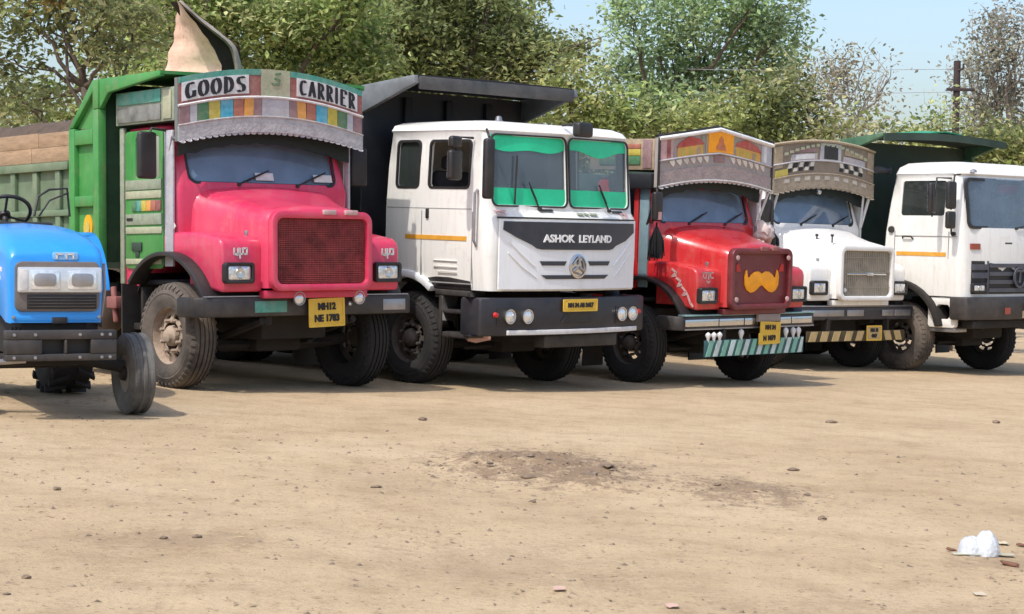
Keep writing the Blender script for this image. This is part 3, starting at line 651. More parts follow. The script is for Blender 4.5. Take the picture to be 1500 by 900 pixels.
    b = ringplate(O, I, -.012, .012); b.v = [(x, y+.728+.305*(z-1.9)-.02*(1-min(1, abs(x/.83))**2), z) for x, y, z in b.v]; b.build('windshield_seal', BLACK, t)
    b = MB(); b.box(-.9, .9, .8, 1.6, .97, 1.02); b.box(-.85, .85, .80, 1.0, 1.6, 1.86); b.build('dashboard', CABIN, t, .03)
    cab_seats(t, 1.28, 1.45); steering_wheel(t, (.42, 1.04, 1.93), .2)
    for s in (-1, 1):
        b = ringplate(rrect(.885, 1.55, 1.12, 2.38, .05, 4), rrect(.955, 1.365, 1.945, 2.325, .03, 4), s*.966, s*.984, 'yz'); d = b.build('door', door, t, .005)
        q = MB(); q.box(s*.985, s*1.005, 1.40, 1.50, 1.56, 1.585); q.build('door_handle', BLACK, d, .004)
        q = MB(); q.add([(s*.955, .95, 1.94), (s*.955, 1.37, 1.94), (s*.955, 1.37, 2.33), (s*.955, .95, 2.33)], [(0, 1, 2, 3)]); q.build('door_glass', GL_SIDE, d)
    for x in (-.3, .35): wiper(t, (x, .70, 1.89), (x+.28, .735, 2.0), (0, -.012, 0))
    b = MB(); b.box(-.92, .92, .60, .66, .80, .90); b.build('front_crossmember', CHASSIS, t)
class Board:
    def __init__(s, t, y, zb, zt, W, mt, th=.05, name='headboard'):
        s.y, s.zb, s.zt, s.W = y, zb, zt, W; n = 28
        b = MB(); b.grid([[s.p(-W+2*W*i/n, k/3, 0) for k in range(4)] for i in range(n+1)], (0, th, 0)); s.o = b.build(name, mt, t, smooth=30)
        q = MB(); q.grid([[(-W*.93+1.86*W*i/20, y+.115, z) for z in (zb(0)-.25+.15*(1-((i-10)/10)**2)+.012*math.sin(i*2.3), zb(-W+2*W*i/20)+.06)] for i in range(21)], (0, .012, 0)); q.build('shade_band', mat('shade_band_dark', (.006, .014, .012), .6), t, smooth=30)  # dark sheet standing in for shade and reflection across the windshield top
    def p(s, x, k, d): return (x, s.y-.03*(1-(x/s.W)**2)-d, s.zb(x)+(s.zt(x)-s.zb(x))*k)
    def panel(s, x0, x1, k0, k1, mt, th=.010, base=.0005, name='board_panel', sk=0):
        n = max(1, int((x1-x0)/.09)); b = MB()
        b.grid([[s.p(x0+(x1-x0)*i/n+sk*(k-k0), k, base+th) for k in (k0, k1)] for i in range(n+1)], (0, th, 0)); return b.build(name, mt, s.o, smooth=30)
    def poly(s, pts, mt, th=.01, base=.0005, name='board_panel'):
        n = len(pts); b = MB(); b.add([s.p(x, k, base) for x, k in pts]+[s.p(x, k, base+th) for x, k in pts], [tuple(range(n)), tuple(range(2*n-1, n-1, -1))]+[(i, i+n, (i+1) % n+n, (i+1) % n) for i in range(n)]); return b.build(name, mt, s.o, smooth=0)
    def trim(s, k, mt, r=.012, x0=None, x1=None, d=.012, name='board_moulding'):
        x0 = -s.W if x0 is None else x0; x1 = s.W if x1 is None else x1; b = MB(); b.tube([s.p(x0+(x1-x0)*i/20, k, d) for i in range(21)], r, 6); return b.build(name, mt, s.o, smooth=60)
    def scallop(s, mt, k=0, n=26, r=.035, name='scalloped_edge'):
        b = MB(); W = s.W
        for i in range(n):
            x = -W+2*W*(i+.5)/n; hw = W/n
            q = [s.p(x-hw*.98, k+.01, .004)]+[(lambda a: (x-hw*.98*math.cos(a), s.y-.034-.0+.0, s.p(x, k, 0)[2]-r*math.sin(a)))(math.pi*j/5) for j in range(1, 5)]+[s.p(x+hw*.98, k+.01, .004)]
            m_ = len(q); b.add(q+[(p[0], p[1]+.012, p[2]) for p in q], [tuple(range(m_)), tuple(range(2*m_-1, m_-1, -1))]+[(j, j+m_, (j+1) % m_+m_, (j+1) % m_) for j in range(m_)])
        return b.build(name, mt, s.o, smooth=0)
def roof_carrier(t, y0, y1, z, zs, mt, side, x=1.0):
    b = MB(); b.box(-x+.03, x-.03, y0+.07, y1, z, z+.04); b.build('carrier_floor', CABIN, t, .006)
    for s in (-1, 1):
        b = MB(); b.box(s*(x-.012)-.012, s*(x-.012)+.012, y0+.065, y1, z, zs); o = b.build('carrier_side', mt, t, .004)
        for (ya, yb_, za, zb_, m_) in side:
            b = MB(); b.box(min(s*(x+.0005), s*(x+.012)), max(s*(x+.0005), s*(x+.012)), ya, yb_, za, zb_); b.build('board_panel', m_, o, .003)
G6 = 'lorries parked in a row on the dirt lot'
# ---- pink truck
t, zt_ = vehicle('bonneted_truck', 'pink red bonneted lorry with green door, green tipper and a painted headboard reading GOODS CARRIER', -1.848, 17.257, .7285, .0026, -.0244, 1.0269, G6)
PK = t
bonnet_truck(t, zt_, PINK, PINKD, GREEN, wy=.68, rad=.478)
bumper_bar(t, 2.38, .70, .875, -.03, DKGREY)
for x0, x1, mt in ((-.62, -.28, TEAL), (.80, 1.06, STEEL)):
    b = MB(); b.box(x0, x1, -.034, -.0295, .735, .835); b.build('bumper_patch', mt, t, .001)
b = MB(); b.box(-1.1, 1.1, -.028, .05, .8755, .885); b.build('bumper_top', STEEL, t)
round_lamp(t, 'fog_lamp', -.195, -.10, .855, .062, STEEL); round_lamp(t, 'fog_lamp', .47, -.10, .855, .062, mat('dusty_lamp', (.5, .42, .38), .5, .3, var=.2)); round_lamp(t, 'marker_lamp', .40, -.05, .80, .022, STEEL)
plate(t, .125, -.075, .725, .39, .25, ['MH12', 'NE 1783'], .085, R(-1.5))
b = MB(); b.box(-.02, .04, -.07, -.03, .84, .90); b.build('plate_bracket', DKGREY, t)
for i, (x, sx) in enumerate(((-.79, 1), (.83, .8))):
    strokes(t, [[(x-.06, 1.30), (x-.06, 1.25), (x-.02, 1.24), (x-.02, 1.30)], [(x, 1.30), (x, 1.215)], [(x-.04, 1.25), (x+.04, 1.25)], [(x+.03, 1.30), (x+.07, 1.30), (x+.07, 1.25), (x+.03, 1.25), (x+.03, 1.30)]], .016, lambda a, c, d: (a, -.0555-d, c), PWHITE)
for x in (.06, .30):
    q = MB(); q.box(x-.07, x+.07, -.225, -.19, 1.60, 1.645); q.build('badge', PPINK, t, .008)
q = MB(); q.prism([(.69+.0, 1.50), (.72, 1.53), (.75, 1.50), (.72, 1.47)], 'yz', -.978, -.97); q.build('body_mark', PWHITE, t)
# pale pillars, door bands
for s in (-1, 1):
    b = MB(); b.box(s*.975-.012, s*.975+.012, .72, .86, 1.14, 2.36); b.build('door_pillar', PGREY, t, .006)
    b = MB(); b.box(s*.975-.018, s*.975+.018, 1.565, 1.635, .98, 2.42); b.build('rear_pillar', PLIME, t, .006)
bands = [(1.84, 1.93, PLIME), (1.76, 1.83, PCREAM), (1.52, 1.62, PLIME), (1.44, 1.50, PCREAM), (1.16, 1.21, PCREAM)]
for z0, z1, mt in bands:
    b = MB(); b.box(-.9955, -.985, .90, 1.53, z0, z1); b.build('door_band', mt, t, .002)
for k, mt in enumerate((PGREEN, TEAL, PYEL, PORG, PBRICK, PMAR)):
    b = MB(); b.box(-.9965, -.985, 1.42-.085*k-.08, 1.42-.085*k, 1.645, 1.74); b.build('door_block', mt, t, .002)
b = MB(); b.box(-1.0, -.985, 1.25, 1.42, 1.28, 1.36); b.box(-.996, -.985, 1.30, 1.36, 1.22, 1.28); b.build('door_emblem', DKGREEN, t, .004)
for x0, x1, z0, mt in ((-.10, .10, 1.935, PWHITE), (.56, .77, 1.935, PWHITE)):
    f = lambda z: .708+.305*(z-1.9)
    b = MB(); b.hexa([(x0, f(z0)-.004, z0), (x1, f(z0)-.004, z0), (x1, f(z0), z0), (x0, f(z0), z0), (x0, f(z0+.07)-.004, z0+.07), (x1, f(z0+.07)-.004, z0+.07), (x1, f(z0+.07), z0+.07), (x0, f(z0+.07), z0+.07)]); b.build('windshield_sticker', mt, t)
mirror(t, (-1.19, .82, 2.13), .20, .42, [(-.97, .84, 2.36), (-1.15, .80, 2.37), (-1.17, .82, 2.30)], R(10))
mirror(t, (1.14, .80, 2.1), .18, .38, [(.97, .84, 2.34), (1.1, .80, 2.35), (1.13, .80, 2.27)], R(-10))
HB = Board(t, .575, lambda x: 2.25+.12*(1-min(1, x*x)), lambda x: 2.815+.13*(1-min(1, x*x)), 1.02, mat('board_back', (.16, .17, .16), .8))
HB.panel(-1.02, 1.02, 0, .235, ALU, .012, name='tin_valance'); HB.scallop(ALU, 0, 30, .022)
xs_ = [(-1.0, -.84, PPUR), (-.84, -.72, PGREY), (-.72, -.60, PGREEN), (-.595, -.45, PYEL), (-.445, -.30, PBLUE), (-.295, -.17, PBRICK), (-.165, -.06, PORG), (-.055, .07, PPUR), (.075, .37, PGREY), (.375, .48, PPUR), (.485, .58, PBRICK), (.585, .635, PORG), (.64, .745, PBLUE), (.75, .84, PYEL), (.845, .93, PGREEN), (.935, 1.0, PGREY)]
# (the right half of the board is foreshortened in the same way as the left, so the blocks are laid out symmetrically)
half = [(.0, .15, PGREY), (.155, .24, PPUR), (.245, .345, PORG), (.35, .455, PBRICK), (.46, .59, PBLUE), (.595, .71, PYEL), (.715, .825, PGREEN), (.83, .90, PGREY), (.905, 1.01, PPUR)]
for a, c, mt in half:
    for s in (-1, 1):
        if a == 0 and s > 0: continue
        if a == 0: HB.panel(-c, c, .26, .535, mt)
        elif s < 0: HB.panel(-c, -a, .26, .535, mt, sk=.03 if mt is PORG else 0)
        else: HB.panel(a, c, .26, .535, mt, sk=-.03 if mt is PORG else 0)
HB.trim(.555, PWHITE, .013); HB.trim(.245, ALU, .010)
for s in (-1, 1):
    a, c = (-1.01, -.165) if s < 0 else (.165, 1.01)
    HB.panel(a, c, .575, .90, PMAR, .008)
    HB.panel(a, c, .905, 1.0, TEAL, .012)
    if s < 0: HB.panel(-.985, -.295, .615, .91, PWHITE, .006, .009, 'letter_panel')
    else: HB.panel(.235, .95, .615, .91, PWHITE, .006, .009, 'letter_panel')
HB.panel(-.16, .16, .575, 1.0, PCREAM, .010); strokes(HB.o, [[(-.04, 0), (.03, .0), (.04, .04), (-.01, .05)], [(.0, .09), (.05, .1)]], .02, lambda x, z, d: (lambda p: (p[0], p[1], p[2]+z))(HB.p(x, .77, .0105+d)), PGREEN)
def hbp(x0, wd): return lambda x, z, d: (lambda p: (p[0], p[1], p[2]+z))(HB.p(x0+x, .765, .0155+d))
def arc(cx, cz, rx, rz, a0, a1, n=18): return [(cx+rx*math.cos(R(a0+(a1-a0)*i/n)), cz+rz*math.sin(R(a0+(a1-a0)*i/n))) for i in range(n+1)]
GLY = {'G': [arc(.5, .5, .34, .43, 48, 330), [(.82, .42), (.82, .10)], [(.66, .42), (1.0, .42)]], 'O': [arc(.5, .5, .36, .43, 0, 360, 26)], 'D': [[(.22, .06), (.22, .94)], arc(.30, .5, .52, .43, 90, -90), [(.05, .06), (.3, .06)], [(.05, .94), (.3, .94)]],
       'S': [arc(.5, .72, .28, .21, 30, 250, 12)+arc(.48, .28, .30, .22, 80, -150, 12)], 'C': [arc(.52, .5, .36, .43, 45, 315)], 'A': [[(.12, .06), (.5, .95)], [(.5, .95), (.85, .06)], [(.25, .35), (.75, .35)]],
       'R': [[(.24, .06), (.24, .94)], arc(.34, .70, .42, .24, 90, -90, 12), [(.45, .46), (.85, .06)], [(.05, .06), (.42, .06)], [(.05, .94), (.35, .94)]], 'I': [[(.5, .06), (.5, .94)], [(.3, .06), (.7, .06)], [(.3, .94), (.7, .94)]], 'E': [[(.25, .06), (.25, .94)], [(.1, .94), (.85, .94)], [(.1, .06), (.9, .06)], [(.25, .52), (.7, .52)], [(.86, .94), (.86, .74)]]}
def fat_face(word, x0, x1, h, place, mt, parent):
    """bold fat-face capitals: a broad nib, thick down-strokes and hairline cross-strokes"""
    wd = [.62 if c == 'I' else 1 for c in word]; tot = sum(wd); x = x0; out = []
    for c, w_ in zip(word, wd):
        cw = (x1-x0)*w_/tot; b = MB(); nb, nv = .30*cw/w_, .085*h
        for ln in GLY[c]:
            for (ax, az), (cx, cz) in zip(ln, ln[1:]):
                a = (x+cw*(.08+.84*ax), (az-.5)*h); e = (x+cw*(.08+.84*cx), (cz-.5)*h)
                if abs(az-cz) < 1e-6: q = [(a[0], a[1]-nv/2), (e[0], e[1]-nv/2), (e[0], e[1]+nv/2), (a[0], a[1]+nv/2)]
                else: q = [(a[0]-nb/2, a[1]-nv*.2), (a[0]+nb/2, a[1]+nv*.2), (e[0]+nb/2, e[1]+nv*.2), (e[0]-nb/2, e[1]-nv*.2)]
                b.add([place(p[0], p[1], .0) for p in q]+[place(p[0], p[1], .006) for p in q], [(0, 1, 2, 3), (7, 6, 5, 4), (0, 4, 5, 1), (1, 5, 6, 2), (2, 6, 7, 3), (3, 7, 4, 0)])
        b.build('letter', mt, parent, smooth=0); x += cw
fat_face('GOODS', -.965, -.315, .160, hbp(0, 1), INK, HB.o); fat_face('CARRIER', .255, .93, .160, hbp(0, 1), INK, HB.o)
roof_carrier(t, .575, 1.66, 2.44, 2.74, PLIME, [(.68, .82, 2.46, 2.72, PCREAM), (.86, 1.62, 2.62, 2.735, TEAL), (.86, 1.62, 2.46, 2.60, mat('worn_tin', (.22, .22, .2), .7, .3, var=.4, scale=9))], 1.015)
for s in (-1, 1):
    b = MB(); b.tube([(s*1.0, .59, 2.26), (s*.985, .72, 2.30), (s*.97, .80, 2.12), (s*.965, .80, 1.87)], .014, 8); b.build('board_stay', STEEL, t)
# tipper body: bright green front frame, weathered sides
y0, y1, bx = 1.80, 6.3, 1.15
b = MB(); b.box(-bx, bx, y0, y1, 1.12, 1.18); b.build('bed_floor', GREENW, t)
b = MB(); b.box(-bx+.045, bx-.045, y0, y0+.05, 1.181, 2.846); b.build('bed_front', mat('shaded_dark_green', (.008, .06, .018), .7, var=.3, dust=.1, rust=.2), t, .006)  # front wall's green darkened to paint in the shade below the canopy
for s in (-1, 1):
    # thick front frame with recessed bays
    b = MB(); xo, xi = s*1.15, s*1.06; a, c = min(xo, xi), max(xo, xi)
    def fr(p): 
        q = MB(); q.prism(p, 'yz', a, c); q.build('bed_frame', GREEN, t, .012)
    fr([(1.755, 1.12), (1.86, 1.12), (1.86, 2.60), (1.755, 2.60)]); fr([(2.21, 1.12), (2.32, 1.12), (2.32, 2.44), (2.21, 2.44)])
    fr([(1.862, 1.12), (2.208, 1.12), (2.208, 1.26), (1.862, 1.26)]); fr([(1.862, 1.70), (2.208, 1.70), (2.208, 1.80), (1.862, 1.80)]); fr([(1.862, 2.28), (2.208, 2.28), (2.208, 2.42), (1.862, 2.42)])
    fr([(2.24, 2.442), (2.32, 2.442), (1.86, 2.875), (1.755, 2.875), (1.755, 2.602), (1.86, 2.602), (1.86, 2.76)])
    q = MB(); q.box(s*1.085-.012, s*1.085+.012, 1.86, 2.21, 1.26, 2.42); q.prism([(1.86, 2.42), (2.23, 2.44), (1.86, 2.77)], 'yz', s*1.085-.012, s*1.085+.012); q.build('bed_frame_panel', GREEN, t)
    q = MB(); q.prism([(.68, 2.83), (.70, 2.875), (1.754, 2.875), (1.754, 2.60), (1.60, 2.74)], 'yz', s*1.11-.025, s*1.11+.025); q.build('canopy_gusset', GREEN, t, .008)
    # sides behind: two plank rows over framed steel
    q = MB(); q.box(s*1.09-.015, s*1.09+.015, 2.321, y1, 1.181, 2.08); q.build('bed_side', GREENW, t)
    for z0, z1, w_ in ((1.12, 1.22, .06), (2.06, 2.14, .06), (1.62, 1.68, .05)):
        q = MB(); q.box(s*(1.105+w_/2)-w_/2, s*(1.105+w_/2)+w_/2, 2.322, y1, z0, z1); q.build('bed_rail', GREENW, t, .008)
    for k in range(9):
        y = 2.55+.46*k; q = MB(); q.box(s*1.125-.022, s*1.125+.022, y-.045, y+.045, 1.221, 1.619); q.build('bed_post', GREENW, t, .006)
        q = MB(); q.box(s*1.125-.022, s*1.125+.022, y-.045, y+.045, 1.681, 2.059); q.build('bed_post', GREENW, t, .006)
    for r_ in range(2):
        y = 2.33
        while y < y1-.05:
            ln = min(y1-y, float(rng.uniform(.55, .95))); q = MB(); q.box(s*1.12-.018, s*1.12+.018, y+.004, y+ln-.004, 2.145+.145*r_, 2.145+.145*r_+.138+float(rng.uniform(-.004, .006)))
            q.build('plank', WOOD, t, .004); y += ln
q = MB(); q.box(-1.08, 1.08, y1-.05, y1, 1.181, 2.4); q.build('tailgate', GREENW, t)
q = MB(); q.grid([[(x, y, 2.8775+.012*(1-x*x/1.3)) for y in (.68, 1.2, 1.80)] for x in (-1.13, -.6, 0, .6, 1.13)], (0, 0, -.03)); q.build('canopy', GREEN, t)
# painted roundel in the lower bay of the frame
q = MB(); q.lathe([(0, .10), (.012, .10), (.014, .001)], (-1.097, 2.03, 1.50), 'x', 20, -1); o = q.build('roundel', ORANGE, t); o.scale = (1, .8, 1.25); o.location = (0, .2*2.03, -.25*1.50)
q = MB(); q.lathe([(.0005, .055), (.006, .055), (.007, .001)], (-1.111, 2.03, 1.50), 'x', 16, -1); o2 = q.build('roundel_centre', PYEL, o); 
# tank and clutter below the bed
q = MB(); q.lathe([(-.42, .02), (-.42, .2), (-.40, .22), (.40, .22), (.42, .2), (.42, .02)], (-.95, 2.35, .72), 'y', 20); q.build('fuel_tank', mat('dull_tank', (.18, .14, .11), .7, .2, rust=.5), t, smooth=50)
q = MB(); q.box(-1.05, -.75, 1.62, 1.80, .75, .86); q.tube([(-1.0, 1.7, .62), (-1.0, 1.75, .95)], .03, 8); q.build('step_bracket', mat('faded_red', (.24, .09, .08), .7, rust=.5), t, .01)
# ---- red truck
t, zt_ = vehicle('bonneted_truck', 'bright red bonneted lorry with an orange moustache on its maroon grille and a peaked headboard', 2.666, 21.162, .7525, .0011, .0164, .9683, G6)
RK = t
bonnet_truck(t, zt_, RED, MAROON, RED, grille='painted', wy=.88, wx=.99, rad=.47, rims=(RIMD, RIMD), rub=(RUBBERD, RUBBERD), steer=R(-4))
bumper_bar(t, 2.5, .69, .85, -.06, DKGREY)
b = MB(); b.box(-1.18, 1.18, -.068, .04, .851, .868); b.build('bumper_top', mat('teal_chrome', (.25, .42, .42), .3, .6, var=.3, scale=6), t, .003)
for x0, x1 in ((-1.17, -.60), (-.585, -.15), (-.135, .10), (.52, .72), (.735, 1.12)):
    b = MB(); b.box(x0, x1, -.069, -.059, .735, .815); b.build('bumper_patch', CHROME, t, .004)
b = MB(); b.box(-1.17, 1.17, -.064, -.058, .695, .71); b.build('bumper_strip', STEEL, t)
plate(t, .265, -.125, .70, .36, .13, ['MH 34'], .075, R(2), thick=.01); plate(t, .245, -.13, .575, .38, .13, ['N 1079'], .08, R(-1), thick=.01)
b = MB(); b.box(.06, .46, -.115, -.07, .77, .86); b.build('plate_bracket', mat('dusty_bracket', (.3, .25, .23), .7), t, .006)
for x in (-.46, .46):
    for z in (1.04, 1.52):
        b = MB(); b.lathe([(0, .03), (-.012, .028), (-.018, .001)], (x, -.20, z), 'y', 14); b.build('grille_stud', PPINK, t)
for s in (-1, 1):
    b = MB(); b.prism([(s*.34, 1.36), (s*.43, 1.36), (s*.43, 1.44), (s*.39, 1.46)], 'xz', -.160, -.151); b.build('grille_reflector', mat('reflector_red', (.45, .02, .02), .3), t)
hm = [(0, 1.345), (.06, 1.372), (.13, 1.368), (.19, 1.335), (.225, 1.30), (.25, 1.305), (.262, 1.345), (.27, 1.39), (.295, 1.375), (.312, 1.30), (.305, 1.215), (.265, 1.155), (.20, 1.125), (.13, 1.135), (.07, 1.17), (.03, 1.20), (0, 1.21)]
ms = hm+[(-x, z) for x, z in hm[-2:0:-1]]
b = MB(); b.prism([(x+.03, z-.01) for x, z in ms], 'xz', -.166, -.1512); b.build('moustache_emblem', ORANGE, t, .003)
for x, sx in ((-.80, 1), ):
    strokes(t, [[(x-.09, 1.345), (x+.09, 1.345)], [(x-.08, 1.345), (x-.08, 1.29), (x-.03, 1.28), (x-.03, 1.345)], [(x+.01, 1.345), (x+.01, 1.27)], [(x+.04, 1.345), (x+.04, 1.29), (x+.085, 1.285)], [(x-.02, 1.25), (x, 1.225), (x+.03, 1.245)]], .018, lambda a, c, d: (a, -.0555-d, c), PPINK)
strokes(t, [[(.36, 1.37), (.30, 1.33), (.36, 1.29), (.30, 1.30)], [(.29, 1.27), (.23, 1.24), (.27, 1.18), (.21, 1.20)], [(.20, 1.17), (.14, 1.12), (.19, 1.08), (.12, 1.10)], [(.11, 1.08), (.07, 1.0), (.03, .96)]], .026, lambda a, c, d: (-.9755-d, a-.03, c), PPINK)
for x in (.0, .2):
    q = MB(); q.box(x-.06, x+.07, -.225, -.19, 1.60, 1.65); q.build('badge', PMAR, t, .008)
# striped board and ornaments under the bumper
b = MB(); b.box(-.86, .93, -.10, -.08, .385, .575); lb = b.build('striped_board', mat('board_dark_teal', (.03, .09, .10), .6), t, .003)
x = -.85; k = 0
SW = col_('stripe_pale', (.50, .66, .66), .5); ST = col_('stripe_teal', (.14, .46, .36), .5)
while x < .84:
    w_ = .075
    q = MB(); q.prism([(x, .39), (x+w_, .39), (min(x+w_+.07, .925), .57), (min(x+.07, .92), .57)], 'xz', -.106, -.1005); q.build('stripe_block', SW if k % 2 else ST, lb); x += .128; k += 1
for x in (-.80, -.70, -.60, -.22, .60, .74, .84):
    q = MB(); h = .05 if x < -.5 else .075; q.lathe([(-.05, .012), (0, .02), (h*.6, .035), (h, .028), (h+.02, .001)], (x, -.09, .60), 'z', 10); q.build('ornament', PWHITE, t, smooth=60)
for s in (-1, 1):
    b = MB(); b.box(s*.5-.02, s*.5+.02, -.08, -.0, .57, .70); b.build('board_hanger', CHASSIS, t)
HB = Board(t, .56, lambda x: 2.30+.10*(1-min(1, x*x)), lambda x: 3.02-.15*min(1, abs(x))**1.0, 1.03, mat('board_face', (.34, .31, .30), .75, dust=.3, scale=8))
PT = mat('pinkish_tin', (.36, .30, .30), .55, .3, var=.25, dust=.3, scale=14, bump=.5, bscale=35)
HB.panel(-1.03, 1.03, .0, .30, PT, .012, name='tin_valance'); HB.scallop(mat('white_tin', (.55, .55, .54), .5, .3, var=.2), 0, 24, .022); HB.trim(.015, mat('white_tin', (.6, .6, .6)), .012, d=.016)
for s in (-1, 1):
    for k in range(6):
        x = s*(.24+.115*k)
        HB.poly([(x-.045, .50), (x+.045, .50), (x+.05, .43), (x+.03, .36), (x-.01, .42)], mat('tooth_white', (.62, .58, .5), .6, var=.2), .012, .0008, 'pointed_tooth')
    HB.panel(min(s*.80, s*1.02), max(s*.80, s*1.02), .54, .96, PPINK if s < 0 else PGREY, .012); HB.panel(min(s*.84, s*.9), max(s*.84, s*.9), .57, .93, PMAR if s < 0 else PWHITE, .004, .0125)
HB.panel(-.09, .10, .37, .50, PPUR, .01)
for a, c in ((-.72, -.29), (.30, .78)):
    HB.panel(a, c, .55, .74, col_('painted_gold', (.68, .36, .04)), .010)
    HB.poly([(a-.02, .745), (c+.02, .745), (c-.05, .86), ((a+c)/2-.02, .94), (a+.03, .84)], col_('painted_roof_red', (.45, .04, .03)), .012)
    for q in range(3): HB.panel(a+.06+.13*q, a+.12+.13*q, .56, .70, PYEL if q < 2 else PTAN, .003, .0105)
HB.panel(-.24, .29, .52, .955, PTAN, .008); HB.panel(-.20, .25, .56, .95, ORANGE, .005, .0085)
HB.poly([(-.06, .60), (.12, .60), (.10, .68), (.07, .74), (.06, .82), (.02, .87), (-.01, .82), (-.02, .74), (-.06, .68)], col_('deep_orange', (.62, .14, .02)), .003, .014)
for s in (-1, 1):
    HB.panel(min(s*.27, s*.32), max(s*.27, s*.32), .54, .93, PLIME, .008)
HB.trim(.985, mat('white_tin'if 0 else 'moulding_white', (.72, .72, .70), .6), .026, d=.012); HB.trim(.53, PGREY, .012); HB.trim(1.045, BLACK, .014, d=-.03)
roof_carrier(t, .56, 1.66, 2.50, 2.86, PTAN, [(.66, .80, 2.52, 2.85, PPUR), (.84, 1.50, 2.56, 2.66, PGREEN), (.84, 1.50, 2.665, 2.74, PYEL), (.84, 1.50, 2.745, 2.80, PBRICK)], 1.02)
for x in (-1.02, 1.02):
    b = MB(); b.tube([(x, .55, 2.30), (x, .55, 2.93)], .016, 8); b.build('board_post', BLACK, t)
b = MB(); b.box(-1.08, -1.0, .62, 1.30, 2.28, 2.46); b.build('side_visor', NAVY, t, .02)
for s in (-1, 1):
    b = MB(); b.box(s*.975-.014, s*.975+.014, .72, .86, 1.14, 2.32); b.build('door_pillar', mat('pillar_blue', (.20, .30, .34), .5) if s < 0 else PGREY, t, .006)
    b = MB(); b.tube([(s*1.0, .57, 2.30), (s*.98, .74, 1.87)], .016, 8); b.tube([(s*.9, .60, 2.32), (s*.94, .70, 1.88)], .014, 8); b.build('board_stay', PWHITE if s > 0 else BLACK, t)
mirror(t, (-1.08, .50, 2.08), .16, .34, [(-.97, .66, 2.26), (-1.07, .52, 2.28), (-1.08, .50, 2.2)], R(8))
q = MB(); q.box(-1.12, -1.04, .462, .465, 1.93, 2.02); q.build('mirror_sticker', PPINK, t)
def tassel(t, x, y, z0, z1, r):
    o = None; b = MB(); b.tube([(x, y, z1+.06), (x, y, z1-.03)], .012, 6); n = 16
    for k in range(26):
        a = rng.uniform(0, 6.28); rr = r*rng.uniform(.2, 1); zz = z0+rng.uniform(0, .06)
        b.tube([(x+.01*math.cos(a), y+.01*math.sin(a), z1), (x+rr*.8*math.cos(a), y+rr*.8*math.sin(a), z1-(z1-z0)*.4), (x+rr*math.cos(a), y+rr*math.sin(a), zz)], [.010, .013, .007], 4)
    return b.build('tassel', mat('black_yarn', (.008, .008, .009), .95, var=.3), t)
tassel(t, -1.08, .50, 1.46, 1.84, .10)
b = MB(); P = []
for i in range(13):
    row = []
    for j in range(9):
        u, v = i/12*2-1, j/8*2-1; q = max(0, 1-u*u*.9-v*v*.8); row.append((1.0+.13*u+.03*v, .60-.09*q**.5+.03*noise.noise((u*3, v*3, 2)), 1.80+.10*v-.05*u+.05*noise.noise((u*2.2, v*2.2, 7))))
    P.append(row)
b.grid(P, (0, .05, 0))
tag(b.build('cloth_bundle', mat('pale_cloth', (.60, .50, .46), .9, var=.25), smooth=70), 'pale pinkish rag tucked behind the red bonnet by the windscreen pillar', 'rag')
o = bpy.data.objects['cloth_bundle']; bpy.context.view_layer.update(); o.data.transform(RK.matrix_world)
tipper(t, 1.12, 1.78, 6.2, 1.15, 2.45, mat('bed_teal', (.04, .16, .16), .7, dust=.3, rust=.3))
# ---- white bonneted truck
t, zt_ = vehicle('bonneted_truck', 'white bonneted lorry with beige grille and a brown tin headboard, parked beside the red one', 4.693, 25.611, .7123, -.0092, .0008, 1.0568, G6)
BK = t
bonnet_truck(t, zt_, CREAMW, WHITE, CREAMW, grille='tin', wy=.75, wx=.95, rad=.47, rims=(RIMD, RIMD), rub=(RUBBERD, RUBBERD))
bumper_bar(t, 2.5, .67, .84, -.05, mat('blue_black_bumper', (.03, .035, .05), .4, .2, dust=.15))
b = MB(); b.box(-1.15, 1.15, -.055, .04, .841, .858); b.build('bumper_top', STEEL, t, .003)
for x0, x1 in ((-1.16, -.28), (-.22, .12), (.50, .74), (.76, 1.1)):
    b = MB(); b.box(x0, x1, -.059, -.049, .72, .80); b.build('bumper_patch', STEEL, t, .004)
b = MB(); b.box(-1.05, .93, -.10, -.08, .40, .535); lb = b.build('striped_board', mat('board_dark_brown', (.06, .045, .02), .7), t, .003)
SY = col_('stripe_sand', (.50, .36, .14), .6)
for k, x in enumerate((-1.02, -.80, -.57, -.32, -.10, .53, .74)):
    sk = .05 if x < .3 else -.05; q = MB(); q.prism([(x, .405), (x+.13, .405), (x+.13+sk, .53), (x+sk, .53)], 'xz', -.106, -.1005); q.build('stripe_block', SY, lb)
plate(t, .27, -.115, .50, .30, .19, ['MH 12', '4167'], .06, 0, mt=SY)
for s in (-1, 1):
    b = MB(); b.box(s*.6-.02, s*.6+.02, -.08, 0, .53, .68); b.build('board_hanger', CHASSIS, t)
b = MB(); b.box(-.40, .40, -.182, -.175, 1.255, 1.275); b.box(.0, .12, -.19, -.175, 1.245, 1.285); b.build('badge', CHROME, t, .003)
b = MB(); b.lathe([(0, .03), (-.015, .02), (-.02, .001)], (-.42, -.17, 1.06), 'y', 12); b.build('grille_stud', PWHITE, t)
for x, y in ((-.5, .25), (-.52, -.02)):
    b = MB(); b.tube([(x, y, 1.66), (x, y, 1.75)], .010, 6); b.lathe([(0, .02), (.03, .02)], (x, y, 1.74), 'z', 8); b.build('bonnet_peg', BLACK, t)
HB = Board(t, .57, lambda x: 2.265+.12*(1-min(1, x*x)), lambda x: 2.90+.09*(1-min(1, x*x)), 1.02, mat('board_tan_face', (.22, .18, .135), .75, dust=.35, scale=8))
HB.panel(-1.02, 1.02, 0, .30, TINB, .012, name='tin_valance'); HB.scallop(TINB, 0, 20, .02)
